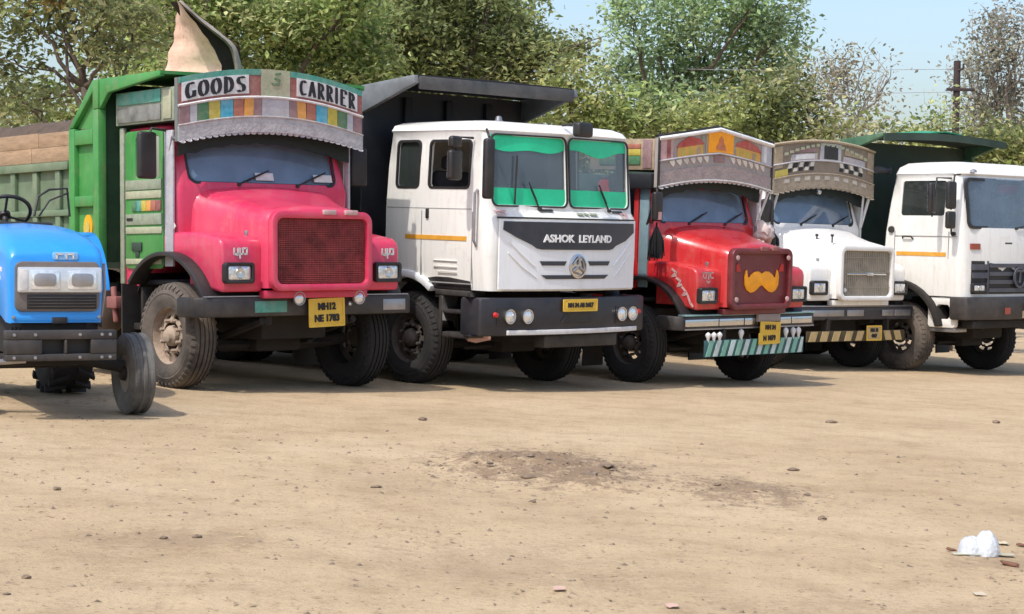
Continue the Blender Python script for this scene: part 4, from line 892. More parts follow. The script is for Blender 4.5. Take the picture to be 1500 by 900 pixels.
for k in range(9):
    x = -.78+.195*k; HB.panel(x-.05, x+.05, .17, .25, col_('tin_dot', (.52, .48, .42)), .004, .0125)
for k in range(5):
    for s in (-1, 1):
        x = s*(.30+.105*k); HB.poly([(x-.045, .46), (x+.025, .46), (x+.045, .56), (x-.02, .56)] if s < 0 else [(x-.02, .46), (x+.045, .46), (x+.02, .56), (x-.045, .56)], INK if k % 2 else mat('tooth_white', (.6, .58, .5)), .012, .0008, 'slanted_tooth')
        HB.poly([(x-.04, .38), (x+.03, .38), (x+.04, .455), (x-.03, .455)], mat('tooth_white', (.6, .58, .5)) if k % 2 else INK, .010, .0008, 'slanted_tooth')
HB.panel(-.98, -.76, .32, .46, PYEL, .010); HB.panel(-.70, -.20, .60, .74, col_('board_lilac', (.42, .39, .42)), .010); HB.panel(-.62, -.26, .62, .72, PWHITE, .004, .0105); HB.panel(-.66, -.22, .765, .86, PPUR, .008)
HB.panel(-.14, .28, .56, .96, PGREY, .012); HB.panel(-.07, .21, .62, .92, BLACK, .004, .0125)
HB.panel(.34, .80, .58, .72, col_('board_lilac', (.42, .39, .42)), .010); HB.panel(.36, .76, .75, .86, PTAN, .010)
for s in (-1, 1): HB.panel(min(s*.86, s*1.0), max(s*.86, s*1.0), .50, .95, PTAN, .01)
HB.trim(.58, PGREY, .011); HB.trim(.30, TINB, .011); HB.trim(1.0, PTAN, .02)
for k in range(17):
    x = -.8+.1*k; kk = .93-.22*abs(x)**1.5; HB.panel(x-.035, x+.035, kk-.03, kk+.03, PCREAM, .006, .013, 'moulding_bead')
roof_carrier(t, .57, 1.66, 2.48, 2.86, PTAN, [(.66, .80, 2.5, 2.85, PYEL), (.86, 1.5, 2.55, 2.8, TINB)], 1.015)
for s in (-1, 1):
    b = MB(); b.box(s*.975-.014, s*.975+.014, .72, .86, 1.14, 2.32); b.build('door_pillar', PWHITE, t, .006)
    b = MB(); b.tube([(s*.98, .60, 2.30), (s*.96, .72, 1.88)], .022, 8); b.tube([(s*.86, .60, 2.33), (s*.93, .70, 1.88)], .016, 8); b.build('board_stay', PWHITE, t)
b = MB(); b.tube([(-.99, .60, 2.28), (-1.02, .56, 1.95), (-1.0, .58, 1.72)], .022, 8); b.build('pillar_rod', BLACK, t)
tassel(t, -.99, .55, 1.58, 1.76, .08)
mirror(t, (-1.10, .60, 2.05), .16, .3, [(-.97, .7, 2.2), (-1.08, .6, 2.22), (-1.1, .6, 2.15)])
b = MB(); b.lathe([(0, .04), (-.02, .035), (-.03, .001)], (-.05, .62, 2.33), 'y', 12); b.build('visor_lamp', CHROME, t)
tipper(t, 1.12, 1.78, 6.2, 1.15, 2.45, mat('bed_brown', (.12, .085, .06), .8, dust=.3, rust=.3))
# ------------------------------------------------------------------ white cab-over lorry with the dark band
t, zt_ = vehicle('cabover_truck', 'white cab-over lorry with green-trimmed twin windscreens and a dark band across its front', .424, 19.2196, .7711, .0002, .0128, .9835, G6)
LK = t
running_gear(t, 1.07, .97, .49, .28, zt_, rub=(RUBBERD, RUBBERD), rims=(RIMD, RIMD))
def yf(x, z):          # front skin
    w_ = min(1, abs(x)/1.06)**2
    if z < 1.80: return -.30+.14*w_
    if z < 1.88: k = (z-1.80)/.08; return (-.30+.14*w_)*(1-k)+(-.17+.09*w_)*k
    k = (z-1.88)/.76; return (-.17+.09*w_)*(1-k)+(-.12+.09*w_)*k
ts = []
for s in (-1, 1):
    q = MB(); a, c = min(s*.028, s*1.0), max(s*.028, s*1.0); q.prism(rrect(a, c, 1.92, 2.615, .06), 'xz', -.8, .35); ts.append(q)
q = MB(); q.prism(rrect(.93, 1.27, 2.08, 2.55, .05), 'yz', -1.4, 1.4); ts.append(q)
q = MB(); q.prism(rrect(.16, .76, 2.085, 2.55, .04), 'yz', -1.4, 1.4); ts.append(q)
q = MB(); q.lathe([(-1.5, .70), (1.5, .70)], (0, 1.10, .50), 'x', 32); ts.append(q)
cab_shell(t, [(1.05, 1.09, -.16, 1.46, .10, .12), (1.40, 1.12, -.16, 1.46, .11, .13), (1.78, 1.12, -.16, 1.46, .11, .13), (1.87, 1.12, -.09, 1.46, .11, .08), (2.30, 1.10, -.06, 1.45, .11, .08), (2.64, 1.07, -.03, 1.43, .12, .08), (2.665, 1.085, -.045, 1.44, .13, .08), (2.72, 1.06, .0, 1.42, .14, .07), (2.755, .98, .08, 1.36, .14, .05), (2.775, .8, .25, 1.2, .14, 0)], WHITE, ts, yr=1.45)
def Fp(x, z, d): return (x, yf(x, z)-d, z)
def fpanel(x0, x1, z0, z1, mt, name, th=.012, base=.002, par=None):
    n = max(1, int((x1-x0)/.1)); q = MB(); q.grid([[Fp(x0+(x1-x0)*i/n, z0+(z1-z0)*j/3, base+th) for j in range(4)] for i in range(n+1)], (0, th, 0)); return q.build(name, mt, par or t, smooth=40)
# front fascia with its own edge, cooler white
fa = fpanel(-1.0, 1.0, 1.07, 1.775, WHITE2, 'front_fascia', .018, .004)
band = [(-.96, 1.755), (.96, 1.755), (.97, 1.66), (.80, 1.57), (.62, 1.52), (.56, 1.485), (.5, 1.475), (-.5, 1.475), (-.56, 1.485), (-.62, 1.52), (-.80, 1.59), (-.965, 1.67)]
def fpoly(pts, mt, name, th=.01, base=.024, nx=14, par=None):
    # a flat outline laid on the curved front, sliced so that it follows the curve
    q = MB(); xs0 = sorted(set([p[0] for p in pts]+[min(p[0] for p in pts)+(max(p[0] for p in pts)-min(p[0] for p in pts))*i/nx for i in range(nx+1)]))
    def span(x):
        zs = []
        for (xa, za), (xb, zb) in zip(pts, pts[1:]+pts[:1]):
            if min(xa, xb)-1e-9 <= x <= max(xa, xb)+1e-9:
                zs.append(za if abs(xb-xa) < 1e-6 else za+(zb-za)*(x-xa)/(xb-xa))
        return min(zs), max(zs)
    P = []
    for x in xs0: lo, hi = span(x); P.append([Fp(x, lo, base+th), Fp(x, (lo+hi)/2, base+th), Fp(x, hi, base+th)])
    q.grid(P, (0, th, 0)); return q.build(name, mt, par or fa, smooth=40)
BAND = mat('band_blue_black', (.022, .028, .042), .35, var=.1, dust=.06)
fpoly(band, BAND, 'front_band')
lettering('ASHOK  LEYLAND', .105, WLET, fa, lambda x, z, d: Fp(.02+x, 1.585+z, .035+d), .0035, 'letter', sx=1.18)
for x0, x1, z in ((-.52, -.16, 1.335), (.16, .52, 1.335)): fpoly([(x0+.03, z-.022), (x1-.03, z-.022), (x1, z+.022), (x0, z+.022)], BAND, 'air_slot', .006)
fpoly([(-.43, 1.175), (.43, 1.175), (.50, 1.215), (-.50, 1.215)], BAND, 'air_slot', .006)
for sgn in (-1, 1):      # pressed creases sweeping down to the slots
    q = MB(); xa, xb = (-.90, -.58) if sgn < 0 else (.90, .58)
    q.tube([Fp(xa, 1.56, .022), Fp((xa+xb)/2, 1.42, .026), Fp(xb, 1.30, .022)], .012, 6); q.tube([Fp(xa, 1.44, .022), Fp((xa+xb)/2, 1.30, .026), Fp(xb+.02, 1.19, .022)], .010, 6); q.build('pressed_crease', WHITE2, fa)
q = MB(); q.lathe([(0, .125), (-.02, .125), (-.026, .105), (-.012, .10), (-.016, .001)], (0.0, yf(0.0, 1.3)-.02, 1.305), 'y', 28); lg = q.build('emblem', CHROME, fa)
q = MB(); yy = yf(0.0, 1.3)-.044
for a in (90, 210, 330): 
    c, s_ = math.cos(R(a)), math.sin(R(a)); q.tube([(0.0+.02*c, yy, 1.305+.02*s_), (0.0+.10*c, yy, 1.305+.10*s_)], .014, 6); q.tube([(0.0+.10*c, yy, 1.305+.10*s_), (0.0+.085*math.cos(R(a+75)), yy, 1.305+.085*math.sin(R(a+75)))], .009, 6)
q.build('emblem_spokes', STEEL, lg)
fpanel(-1.02, 1.02, 1.782, 1.80, BLACK, 'fascia_gap', .004, .001)
for x, s_ in ((-.92, 1), (.90, 1)):
    strokes(t, [[(x-.08, 1.86), (x+.05, 1.86)], [(x-.08, 1.86), (x-.07, 1.82), (x-.02, 1.82), (x-.02, 1.86)], [(x+.01, 1.86), (x+.01, 1.815)]], .014, lambda a, c, d: Fp(a, c, .0+d), PPINK)
strokes(t, [[(.08, 1.845), (.16, 1.845)], [(.19, 1.85), (.24, 1.84)], [(.28, 1.845), (.38, 1.845)]], .02, lambda a, c, d: Fp(a, c, d), PLIME)
for x in (-.33, .78): fpanel(x-.09, x+.09, 1.865, 1.885, BLACK, 'washer_vent', .008)
# glazing with green sun film
GF = mat('green_film', (.018, .56, .28), .35, var=.12, scale=5)
for s in (-1, 1):
    a, c = min(s*.02, s*1.01), max(s*.02, s*1.01); n = 8
    def yg(x, z, d=0): return yf(x, max(z, 1.885))+.022+d
    q = MB(); q.grid([[(a+(c-a)*i/n, yg(a+(c-a)*i/n, z), z) for z in (1.905, 2.1, 2.4, 2.63)] for i in range(n+1)]); q.build('windshield', GL_CLEAR, t, smooth=60, fixn=False)
    for z0, z1, nm in ((1.915, 2.09, 'green_screen'), (2.50, 2.625, 'green_screen')):
        q = MB()
        def low(x): return z0 if z1 < 2.3 else 2.50-.045*math.cos((x-(a+c)/2)/(c-a)*math.pi)+.02*math.sin(9*x)
        q.grid([[(a+.01+(c-a-.02)*i/12, yg(a+(c-a)*i/12, z, -.007), z) for z in (low(a+(c-a)*i/12), z1)] for i in range(13)], (0, .004, 0)); q.build('sun_strip', GF, t, smooth=40)
    O = rrect(a-.01, c+.01, 1.90, 2.635, .075, 5); I = rrect(a+.006, c-.006, 1.916, 2.619, .065, 5); q = ringplate(O, I, -.008, .008); q.v = [(x, yf(x, max(z, 1.885))-.004+y, z) for x, y, z in q.v]; q.build('windshield_seal', BLACK, t)
q = MB(); q.box(-.6, .2, .35, .38, 2.12, 2.5); q.build('cabin_partition', CABIN, t)
for x in (-.42, .64): wiper(t, (x, yf(x, 1.88)-.012, 1.885), (x-.12, yf(x, 2.1)-.01, 2.10), (0, -.01, 0))
q = MB(); q.tube([(-.74, yf(-.74, 1.95)-.01, 1.93), (-.70, yf(-.7, 2.4)-.012, 2.42)], .011, 6); q.build('wiper_blade', BLACK, t)
b = MB(); b.box(-1.0, 1.0, -.02, .30, 1.5, 1.9); b.box(-1.0, 1.0, 0, 1.38, 1.08, 1.2); b.build('dashboard', CABIN, t, .04)
cab_seats(t, .72, 1.62, (-.6, .55), .8); steering_wheel(t, (.5, .35, 1.98), .22, R(30))
b = MB(); b.box(-.02, .12, .5, .6, 1.6, 2.3); b.build('seat', mat('pale_seat', (.35, .38, .38), .8), t, .04)
for s in (-1, 1):
    for y0, y1, nm, gl in ((.16, .76, 'door_glass', None), (.93, 1.27, 'rear_quarter_glass', GL_SIDE)):
        q = MB(); xx = s*1.085
        if gl: q.add([(xx, y0-.01, 2.07), (xx, y1+.01, 2.07), (xx-.02*s, y1+.01, 2.56), (xx-.02*s, y0-.01, 2.56)], [(0, 1, 2, 3)]); q.build(nm, gl, t)
        q = ringplate(rrect(y0-.02, y1+.02, 2.065, 2.57, .06, 4), rrect(y0+.006, y1-.006, 2.09, 2.545, .045, 4), s*1.099, s*1.116, 'yz'); q.v = [(x-s*.04*(z-2.07), y, z) for x, y, z in q.v]; q.build('window_seal', BLACK, t)
    # door seams, handle, orange stripe, step
    q = MB()
    for y in (.08, .85): q.box(s*1.1205-.003, s*1.1205+.003, y-.006, y+.006, 1.12, 1.84)
    q.box(s*1.1205-.003, s*1.1205+.003, .08, .85, 1.105, 1.117); q.box(s*1.119-.003, s*1.119+.003, .1, 1.4, 1.862, 1.870); q.build('door_seam', mat('seam_grey', (.28, .28, .27), .7), t)
    q = MB(); q.box(s*1.125-.012, s*1.125+.012, .74, .78, 1.76, 1.86); q.build('door_handle', BLACK, t, .006)
    q = MB(); q.box(s*1.123-.003, s*1.123+.003, .16, 1.1, 1.545, 1.59); q.build('door_stripe', ORANGES, t)
    for z, w_ in ((1.33, .36), (1.27, .36), (1.22, .30)):
        q = MB(); q.box(s*1.123-.004, s*1.123+.006, .30, .30+w_, z, z+.012); q.build('pressed_rib', WHITE, t, .003)
    q = arch_band(1.10, .50, .64, .72, 8, 128, s*.80, s*1.14); q.build('mudguard', WHITE2, t, .02)
    # black step box behind the bumper
    q = MB(); x0, x1 = min(s*.90, s*1.12), max(s*.90, s*1.12)
    q.box(x0, x1, .10, .62, .98, 1.04); q.box(x0, x1, .10, .16, .56, .98); q.box(x0, x1, .50, .56, .56, .98); q.box(x0, x1, .16, .50, .56, .61); q.box(x0, x1, .16, .50, .80, .84); q.build('step_box', DKGREY, t, .012)
    q = MB(); q.prism([(.10, 1.041), (.66, 1.041), (.80, 1.16), (.55, 1.2), (.10, 1.15)], 'yz', x0+.02, x1-.04); q.build('sill', BLACK, t, .02)
# mirrors on the near side and the roof
mirror(t, (-1.36, .10, 2.30), .20, .30, [(-1.1, .12, 2.58), (-1.34, .10, 2.58), (-1.36, .10, 2.14)], R(12)); mirror(t, (-1.36, .10, 2.53), .17, .12, None, R(12))
mirror(t, (-1.20, -.22, 2.27), .11, .60, [(-1.08, -.06, 2.64), (-1.18, -.16, 2.66), (-1.20, -.22, 2.58)], R(-20), .09)
q = MB(); q.tube([(-1.115, .02, 2.06), (-1.17, .0, 2.03), (-1.17, .0, 1.55), (-1.12, .02, 1.5)], .014, 8); q.build('grab_rail', STEEL, t)
mirror(t, (.02, -.33, 2.71), .26, .15, [(.0, -.05, 2.76), (.02, -.22, 2.77), (.03, -.33, 2.72)], R(10), .10, 'roof_mirror')
q = MB(); q.lathe([(0, .05), (.03, .05), (.035, .04), (.075, .03), (.085, .001)], (-.25, .65, 2.775), 'z', 14); q.build('roof_lamp', STEEL, t)
# bumper with paired lamps
b = MB(); n = 12; bp_ = []
for i in range(n+1):
    x = -1.22+2.44*i/n; bp_.append((x, -.34+.17*(abs(x)/1.22)**2.2))
inn = [(x, y+.14) for x, y in bp_]; b.prism([(-1.23, .12)]+bp_+[(1.23, .12), (1.10, .12)]+inn[::-1]+[(-1.10, .12)], 'xy', .60, .985); bm_ = b.build('bumper', mat('bumper_blue_black', (.012, .014, .022), .45, var=.2, dust=.06), t, .03)
def ybm(x): return -.34+.17*(abs(x)/1.22)**2.2
for s in (-1, 1):
    b = MB(); xs3 = [s*(.62+.42*k/4) for k in range(5)]; b.grid([[(x, ybm(x)-.006, z) for z in (.70, .88)] for x in xs3], (0, .01, 0)); b.build('lamp_recess', BLACK, t)
    for x in (.70, .91): round_lamp(t, 'headlight', s*x, ybm(x)-.03, .80, .075)
    q = MB(); x = s*1.06; q.lathe([(0, .03), (-.03, .025), (-.035, .001)], (x, ybm(x)-.005, .815), 'y', 12); q.build('indicator', mat('indicator_red', (.5, .03, .03), .3), t)
q = MB(); q.grid([[(x, ybm(x)-.02, z) for z in (.612, .66)] for x in [-.92+1.95*i/10 for i in range(11)]], (0, .03, 0)); q.build('bumper_trim', PWHITE, t, .004)
q = MB(); q.box(-.35, .75, -.22, -.05, .46, .598); q.build('lower_valance', DKGREY, t, .02)
plate(t, .02, -.365, .905, .50, .12, ['MH 34 AB 2417'], .062)
q = MB(); q.prism([(-.23, .73), (.23, .73), (.15, .84), (-.15, .84)], 'xz', -.352, -.334); q.build('tow_recess', BLACK, t)
q = MB()
for k in range(3): q.tube([(-1.0+.03*k, .3, .60), (-1.02+.05*k, .2, .55-.01*k), (-.80, .12, .565)], .03, 6)
q.build('hanging_rag', PPINK, t)
# dark dump body with forward canopy
y0 = 1.74; b = MB(); b.box(-1.2, 1.2, y0, 6.4, 1.12, 1.18); b.build('bed_floor', NAVY, t)
b = MB(); b.box(-1.18, 1.18, y0, y0+.06, .95, 3.12); b.build('bed_front', NAVY, t)
for x in (-.6, 0, .6):
    b = MB(); b.box(x-.05, x+.05, y0-.05, y0-.001, 1.0, 3.05); b.build('bed_post', NAVY, t, .01)
for s in (-1, 1):
    b = MB(); b.box(s*1.19-.02, s*1.19+.02, y0+.001, 6.4, 1.181, 2.88); b.build('bed_side', NAVY, t, .008)
    b = MB(); b.prism([(1.78, 3.15), (.92, 3.235), (.90, 3.15), (1.78, 2.85)], 'yz', min(s*1.15, s*1.215), max(s*1.15, s*1.215)); b.build('canopy_beam', mat('grey_steel', (.17, .18, .19), .55, .2, var=.25, dust=.3, dustcol=(.3, .3, .29)), t, .012)
    for k in range(6):
        y = 1.95+.85*k; b = MB(); b.box(s*1.235-.024, s*1.235+.024, y-.05, y+.05, 1.1, 2.88); b.build('bed_post', NAVY, t, .008)
b = MB(); b.grid([[(x, .91+.87*k, 3.236-.085*k+.012*math.cos(x*1.3)) for k in (0, .5, 1)] for x in [-1.145+2.29*i/8 for i in range(9)]], (0, 0, -.025)); b.build('canopy', NAVY, t)
b = MB(); b.box(-1.145, 1.145, .895, .93, 3.09, 3.225); b.build('canopy_lip', mat('canopy_edge', (.055, .06, .065), .5, .2, var=.25, dust=.2), t, .01)
b = MB(); b.box(-1.1, 1.1, 6.34, 6.4, 1.181, 2.7); b.build('tailgate', NAVY, t)

# ------------------------------------------------------------------ white cab-over lorry at the right edge
t, zt_ = vehicle('cabover_truck', 'white cab-over lorry with dark slatted grille and green canopied body, cut by right edge', 7.0, 26.6, .72, 0, 0, 1.0, G6, z0=-.355)
TK = t
running_gear(t, 1.0, 1.0, .50, .28, zt_, rub=(RUBBER, RUBBERD), rims=(RIMD, RIMD))
ts = []
q = MB(); q.prism(rrect(-1.0, 1.0, 2.06, 2.74, .09), 'xz', -.8, .4); ts.append(q)
q = MB(); q.prism(rrect(.24, .98, 2.22, 2.71, .04), 'yz', -1.5, 1.5); ts.append(q)
q = MB(); q.lathe([(-1.6, .74), (1.6, .74)], (0, 1.02, .52), 'x', 32); ts.append(q)
cab_shell(t, [(1.10, 1.12, -.10, 1.28, .14, .08), (1.6, 1.16, -.10, 1.27, .16, .10), (1.98, 1.15, -.07, 1.25, .16, .10), (2.4, 1.12, -.02, 1.20, .16, .08), (2.78, 1.08, .03, 1.14, .16, .06), (2.81, 1.10, .01, 1.14, .16, .06), (2.90, 1.07, .05, 1.10, .17, .05), (2.96, .98, .14, 1.02, .17, .03), (2.985, .75, .3, .85, .1, 0)], WHITE, ts, yr=1.27)
def yt(x, z): return -.17+.09*min(1, abs(x))**2+(.105*(z-2.0) if z > 2 else 0)
b = MB(); b.grid([[(-1.02+2.04*i/8, yt(-1.02+2.04*i/8, z)+.03, z) for z in (2.05, 2.3, 2.55, 2.75)] for i in range(9)]); b.build('windshield', GL_T, t, smooth=60, fixn=False)
O = rrect(-1.015, 1.015, 2.045, 2.755, .10, 5); I = rrect(-.975, .975, 2.085, 2.715, .075, 5); q = ringplate(O, I, -.01, .012); q.v = [(x, yt(x, z)-.002+y, z) for x, y, z in q.v]; q.build('windshield_seal', BLACK, t)
for s in (-1, 1):
    q = MB(); q.add([(s*1.125, .23, 2.21), (s*1.125, .99, 2.21), (s*1.07, .99, 2.72), (s*1.07, .23, 2.72)], [(0, 1, 2, 3)]); q.build('door_glass', GL_SIDE, t)
    q = MB()
    for y in (.14, 1.06): q.box(s*1.156-.004, s*1.156+.004, y-.006, y+.006, 1.62, 2.0)
    q.box(s*1.157-.004, s*1.157+.004, .0, 1.06, 1.93, 1.938); q.build('door_seam', mat('seam_grey', (.28, .28, .27), .7), t)
    q = MB(); q.tube([(s*1.16, .92, 1.90), (s*1.19, .90, 1.925), (s*1.19, .76, 1.925), (s*1.16, .74, 1.89)], .012, 6); q.build('door_handle', BLACK, t)
    q = MB(); q.lathe([(0, .05), (.03, .045), (.035, .001)], (s*1.15, 1.12, 2.02), 'x', 14, s); q.build('fuel_cap', DKGREY, t)
    q = MB(); q.box(s*1.162-.003, s*1.162+.003, .18, 1.02, 1.655, 1.71); q.build('door_stripe', ORANGES, t)
    q = arch_band(1.02, .52, .72, .80, 12, 168, s*.92, s*1.20); q.build('mudguard', CHASSIS, t, .015)
    # white foot step with an opening
    O = rrect(.04, .50, .66, 1.085, .05, 4); I = rrect(.14, .36, .78, .98, .05, 4); q = ringplate(O, I, s*1.02, s*1.10, 'yz'); q.build('step', WHITE, t, .012)
    q = MB(); q.box(min(s*.8, s*1.08), max(s*.8, s*1.08), .05, .48, .60, .66); q.build('step_tread', STEEL, t, .01)
mirror(t, (-1.42, .24, 2.46), .20, .42, [(-1.1, .16, 2.74), (-1.38, .2, 2.74), (-1.42, .24, 2.2)], R(14)); mirror(t, (-1.32, .0, 2.50), .20, .38, [(-1.1, .02, 2.79), (-1.28, -.02, 2.78), (-1.32, 0, 2.3)], R(4)); mirror(t, (-1.32, .0, 2.16), .19, .24, None, R(4))
q = MB(); q.tube([(-1.15, .08, 1.98), (-1.24, .04, 1.97), (-1.30, .0, 2.08)], .014, 6); q.lathe([(-.03, .03), (.03, .03)], (-1.16, .06, 1.97), 'x', 8); q.build('mirror_arm', BLACK, t)
def Tp(x, z, d): return (x, yt(x, min(z, 2.0))-d, z)
def tpanel(x0, x1, z0, z1, mt, name, th=.012, base=.002, par=None):
    n = max(1, int((x1-x0)/.12)); q = MB(); q.grid([[Tp(x0+(x1-x0)*i/n, z, base+th) for z in (z0, z1)] for i in range(n+1)], (0, th, 0)); return q.build(name, mt, par or t, smooth=40)
GB = mat('grille_blue_black', (.05, .06, .085), .45, .1, var=.15, dust=.15)
gr = tpanel(-.96, .96, 1.14, 1.60, BLACK, 'grille', .02, .004)
for k in range(4):
    z = 1.165+.115*k; tpanel(-.62, .62, z, z+.055, GB, 'grille_slat', .02, .025, gr)
for s in (-1, 1):
    for k in range(2): tpanel(min(s*.66, s*.95), max(s*.66, s*.95), 1.36+.115*k, 1.44+.115*k, GB, 'grille_slat', .02, .025, gr)
    tpanel(min(s*.64, s*.66), max(s*.64, s*.66), 1.14, 1.60, GB, 'grille_post', .02, .025, gr)
    h_ = headlight(t, s*.84, yt(.84, 1.2)-.05, 1.225, .27, .14, s*.2)
    tpanel(min(s*.80, s*.98), max(s*.80, s*.98), 1.76, 1.84, mat('indicator_brown', (.28, .06, .035), .35), 'indicator', .02, .006)
for k in range(3): tpanel(-.99+.07*k, -.95+.07*k, 1.635, 1.69+.04*(k % 2), TEAL, 'green_mark', .003, .003)
tpanel(-.99, -.80, 1.61, 1.635, TEAL, 'green_mark', .003, .003)
q = MB(); q.lathe([(0, .15), (-.02, .15), (-.02, .12), (0, .12)], (.02, yt(0, 1.3)-.06, 1.37), 'y', 24); q.tube([(.02, yt(0, 1.3)-.07, 1.48), (.02, yt(0, 1.3)-.07, 1.30)], .018, 6); q.tube([(-.07, yt(0, 1.3)-.07, 1.46), (.11, yt(0, 1.3)-.07, 1.46)], .018, 6); q.build('emblem', GB, gr)
for x, z, w_ in ((-.18, 1.84, .16), (-.05, 1.69, .11), (.20, 1.69, .11), (.45, 1.84, .16)): tpanel(x-w_/2, x+w_/2, z, z+.022, DKGREY, 'washer_vent', .008)
tpanel(-.03, .14, 1.665, 1.725, DKGREY, 'badge', .006)
wiper(t, (.0, yt(0, 2.05)-.01, 2.06), (.35, yt(.3, 2.1)-.012, 2.11), (0, -.01, 0))
b = MB(); n = 10; bp2 = [(-1.15+2.3*i/n, -.30+.12*(abs(-1.15+2.3*i/n)/1.15)**3) for i in range(n+1)]; b.prism([(-1.17, .1)]+bp2+[(1.17, .1)], 'xy', .78, 1.10); b.build('bumper', DKGREY, t, .03)
b = MB(); b.box(-1.0, 1.0, -.2, .0, .66, .775); b.build('lower_valance', CHASSIS, t, .02)
q = MB(); q.box(-.40, -.28, -.305, -.28, .86, .95); q.build('reflector', mat('reflector_red2', (.32, .06, .04), .4), t)
q = MB(); q.box(.02, .5, -.315, -.28, .80, .90); q.build('bumper_patch', PTAN, t); plate(t, .30, -.33, .98, .5, .11, ['MH 29 T 845'], .06, mt=mat('dusty_plate', (.45, .3, .22), .6))
b = MB(); b.box(-1.0, 1.0, .02, .35, 1.6, 2.02); b.box(-1.0, 1.0, .1, 1.2, 1.14, 1.22); b.build('dashboard', CABIN, t, .04)
cab_seats(t, .75, 1.7, (-.55, .5), .8); steering_wheel(t, (.5, .42, 2.1), .22, R(30))
q = MB(); q.box(-.22, .22, -.02, .0, 2.54, 2.68); q.build('hanging_cloth', mat('red_cloth', (.75, .04, .07), .9), t, .01); q = MB(); q.box(-.18, .04, -.03, .0, 2.12, 2.50); q.build('hanging_banner', mat('green_cloth', (.12, .42, .26), .9), t, .01)
q = MB(); q.lathe([(0, .05), (.03, .045), (.045, .001)], (-.85, -.02, 2.83), 'z', 12); q.build('roof_lamp', STEEL, t)
q = MB(); q.lathe([(-.25, .001), (-.25, .05), (.02, .05), (.03, .06), (.04, .001)], (-1.12, 1.25, 2.86), 'x', 12); q.build('air_intake', NAVY, t)
y0 = 1.75; b = MB(); b.box(-1.3, 1.3, y0, 6.4, 1.12, 1.18); b.build('bed_floor', DKGREEN, t)
b = MB(); b.box(-1.43, 1.43, y0, y0+.06, .98, 3.28); b.build('bed_front', DKGREEN, t)
for s in (-1, 1):
    b = MB(); b.box(s*1.45-.02, s*1.45+.02, y0+.001, 6.4, 1.0, 3.0); b.build('bed_side', DKGREEN, t, .008)
    b = MB(); b.prism([(1.82, 3.30), (1.05, 3.38), (1.05, 3.33), (1.60, 3.15), (1.60, 2.9), (1.82, 2.9)], 'yz', min(s*1.42, s*1.50), max(s*1.42, s*1.50)); b.build('canopy_gusset', mat('faded_green', (.035, .12, .06), .65, var=.3, dust=.15, rust=.2), t, .012)
b = MB(); b.grid([[(x, 1.04+.78*k, 3.375-.06*k+.05*(1-(x/1.4)**2)) for k in (0, .5, 1)] for x in [-1.415+2.83*i/10 for i in range(11)]], (0, 0, -.03)); b.build('canopy', DKGREEN, t)
b = MB(); b.grid([[(x, 1.03, 3.37+.05*(1-(x/1.4)**2)-z) for z in (.0, .10)] for x in [-1.48+2.96*i/10 for i in range(11)]], (0, .03, 0)); b.build('canopy_lip', DKGREEN, t)
q = MB()
q.grid([[(x, y, 3.40+.09*math.cos((x-.15)*2.6)*math.cos((y-1.6)*1.5)) for y in (1.15, 1.5, 1.85, 2.2)] for x in [-.4+1.1*i/8 for i in range(9)]], (0, 0, -.02)); q.build('tarpaulin', mat('tarp_green', (.02, .28, .13), .6, var=.2), t, smooth=60)
# ------------------------------------------------------------------ blue tractor
KX, KY, KA = -3.52, 14.03, .45
t, zt_ = vehicle('tractor', 'blue farm tractor cut off by the left edge, its small front wheel turned slightly', KX, KY, KA, 0, 0, 1.0, None, z0=gz(KX, KY)-.01)
BLUE = mat('tractor_blue', (.012, .27, .74), .3, var=.08, dust=.06, coat=.4, scale=3)
BLUEL = mat('tractor_pale_blue', (.18, .42, .75), .4, var=.1, dust=.12)
b = MB(); rings = []
for y, w_, zt, zb, r in ((-.445, .325, 1.195, .72, .04), (-.43, .34, 1.225, .715, .06), (-.34, .352, 1.285, .72, .08), (-.1, .36, 1.36, .78, .12), (.3, .365, 1.40, .86, .12), (.8, .365, 1.425, .95, .12), (1.05, .36, 1.42, 1.0, .12)):
    ring = [(-w_+.01, y, zb), (-w_, y, (zb+zt)/2)]
    for k in range(6): a = R(180-90*k/5); ring.append((-w_+r+r*math.cos(a), y, zt-r+r*math.sin(a)))
    ring += [(0, y, zt+.015)]
    for k in range(6): a = R(90-90*k/5); ring.append((w_-r+r*math.cos(a), y, zt-r+r*math.sin(a)))
    ring += [(w_, y, (zb+zt)/2), (w_-.01, y, zb)]; rings.append(ring)
b.loft(rings); hd = b.build('hood', BLUE, t, smooth=50)
b = MB(); b.prism(rrect(-.30, .315, .80, 1.165, .05), 'xz', -.462, -.43); fp = b.build('front_panel', mat('tractor_grey', (.12, .105, .10), .5, dust=.2), t, .012)
b = MB(); b.box(-.215, .29, -.470, -.4625, .82, .925); g_ = b.build('grille', BLACK, t, .004)
for k in range(4):
    q = MB(); z = .835+.022*k; q.box(-.205, .28, -.476, -.4705, z, z+.008); q.build('grille_slat', DKGREY, g_)
b = MB(); b.prism(rrect(-.285, .325, .94, 1.125, .015), 'xz', -.485, -.4625); hl = b.build('headlight', mat('tractor_lamp', (.62, .65, .67), .15, .4, var=.1), t, .01)
for a, c in ((-.195, .015), (.075, .285)):
    q = MB(); q.prism(rrect(a, c, .965, 1.10, .012), 'xz', -.491, -.4855); l_ = q.build('lens', LENS, hl, .004)
    q = MB(); q.prism(rrect(a+.025, c-.025, .985, 1.08, .03), 'xz', -.494, -.4915); q.build('reflector', STEEL, hl, .002)
q = MB(); q.box(-.275, -.215, -.490, -.4855, .955, 1.11); q.build('indicator', PWHITE, hl, .004)
for x_ in (-.33, .335):
    q = MB(); q.lathe([(0, .014), (-.008, .012), (-.01, .001)], (x_*.93, -.452, .76), 'y', 8); q.build('bolt', STEEL, t)
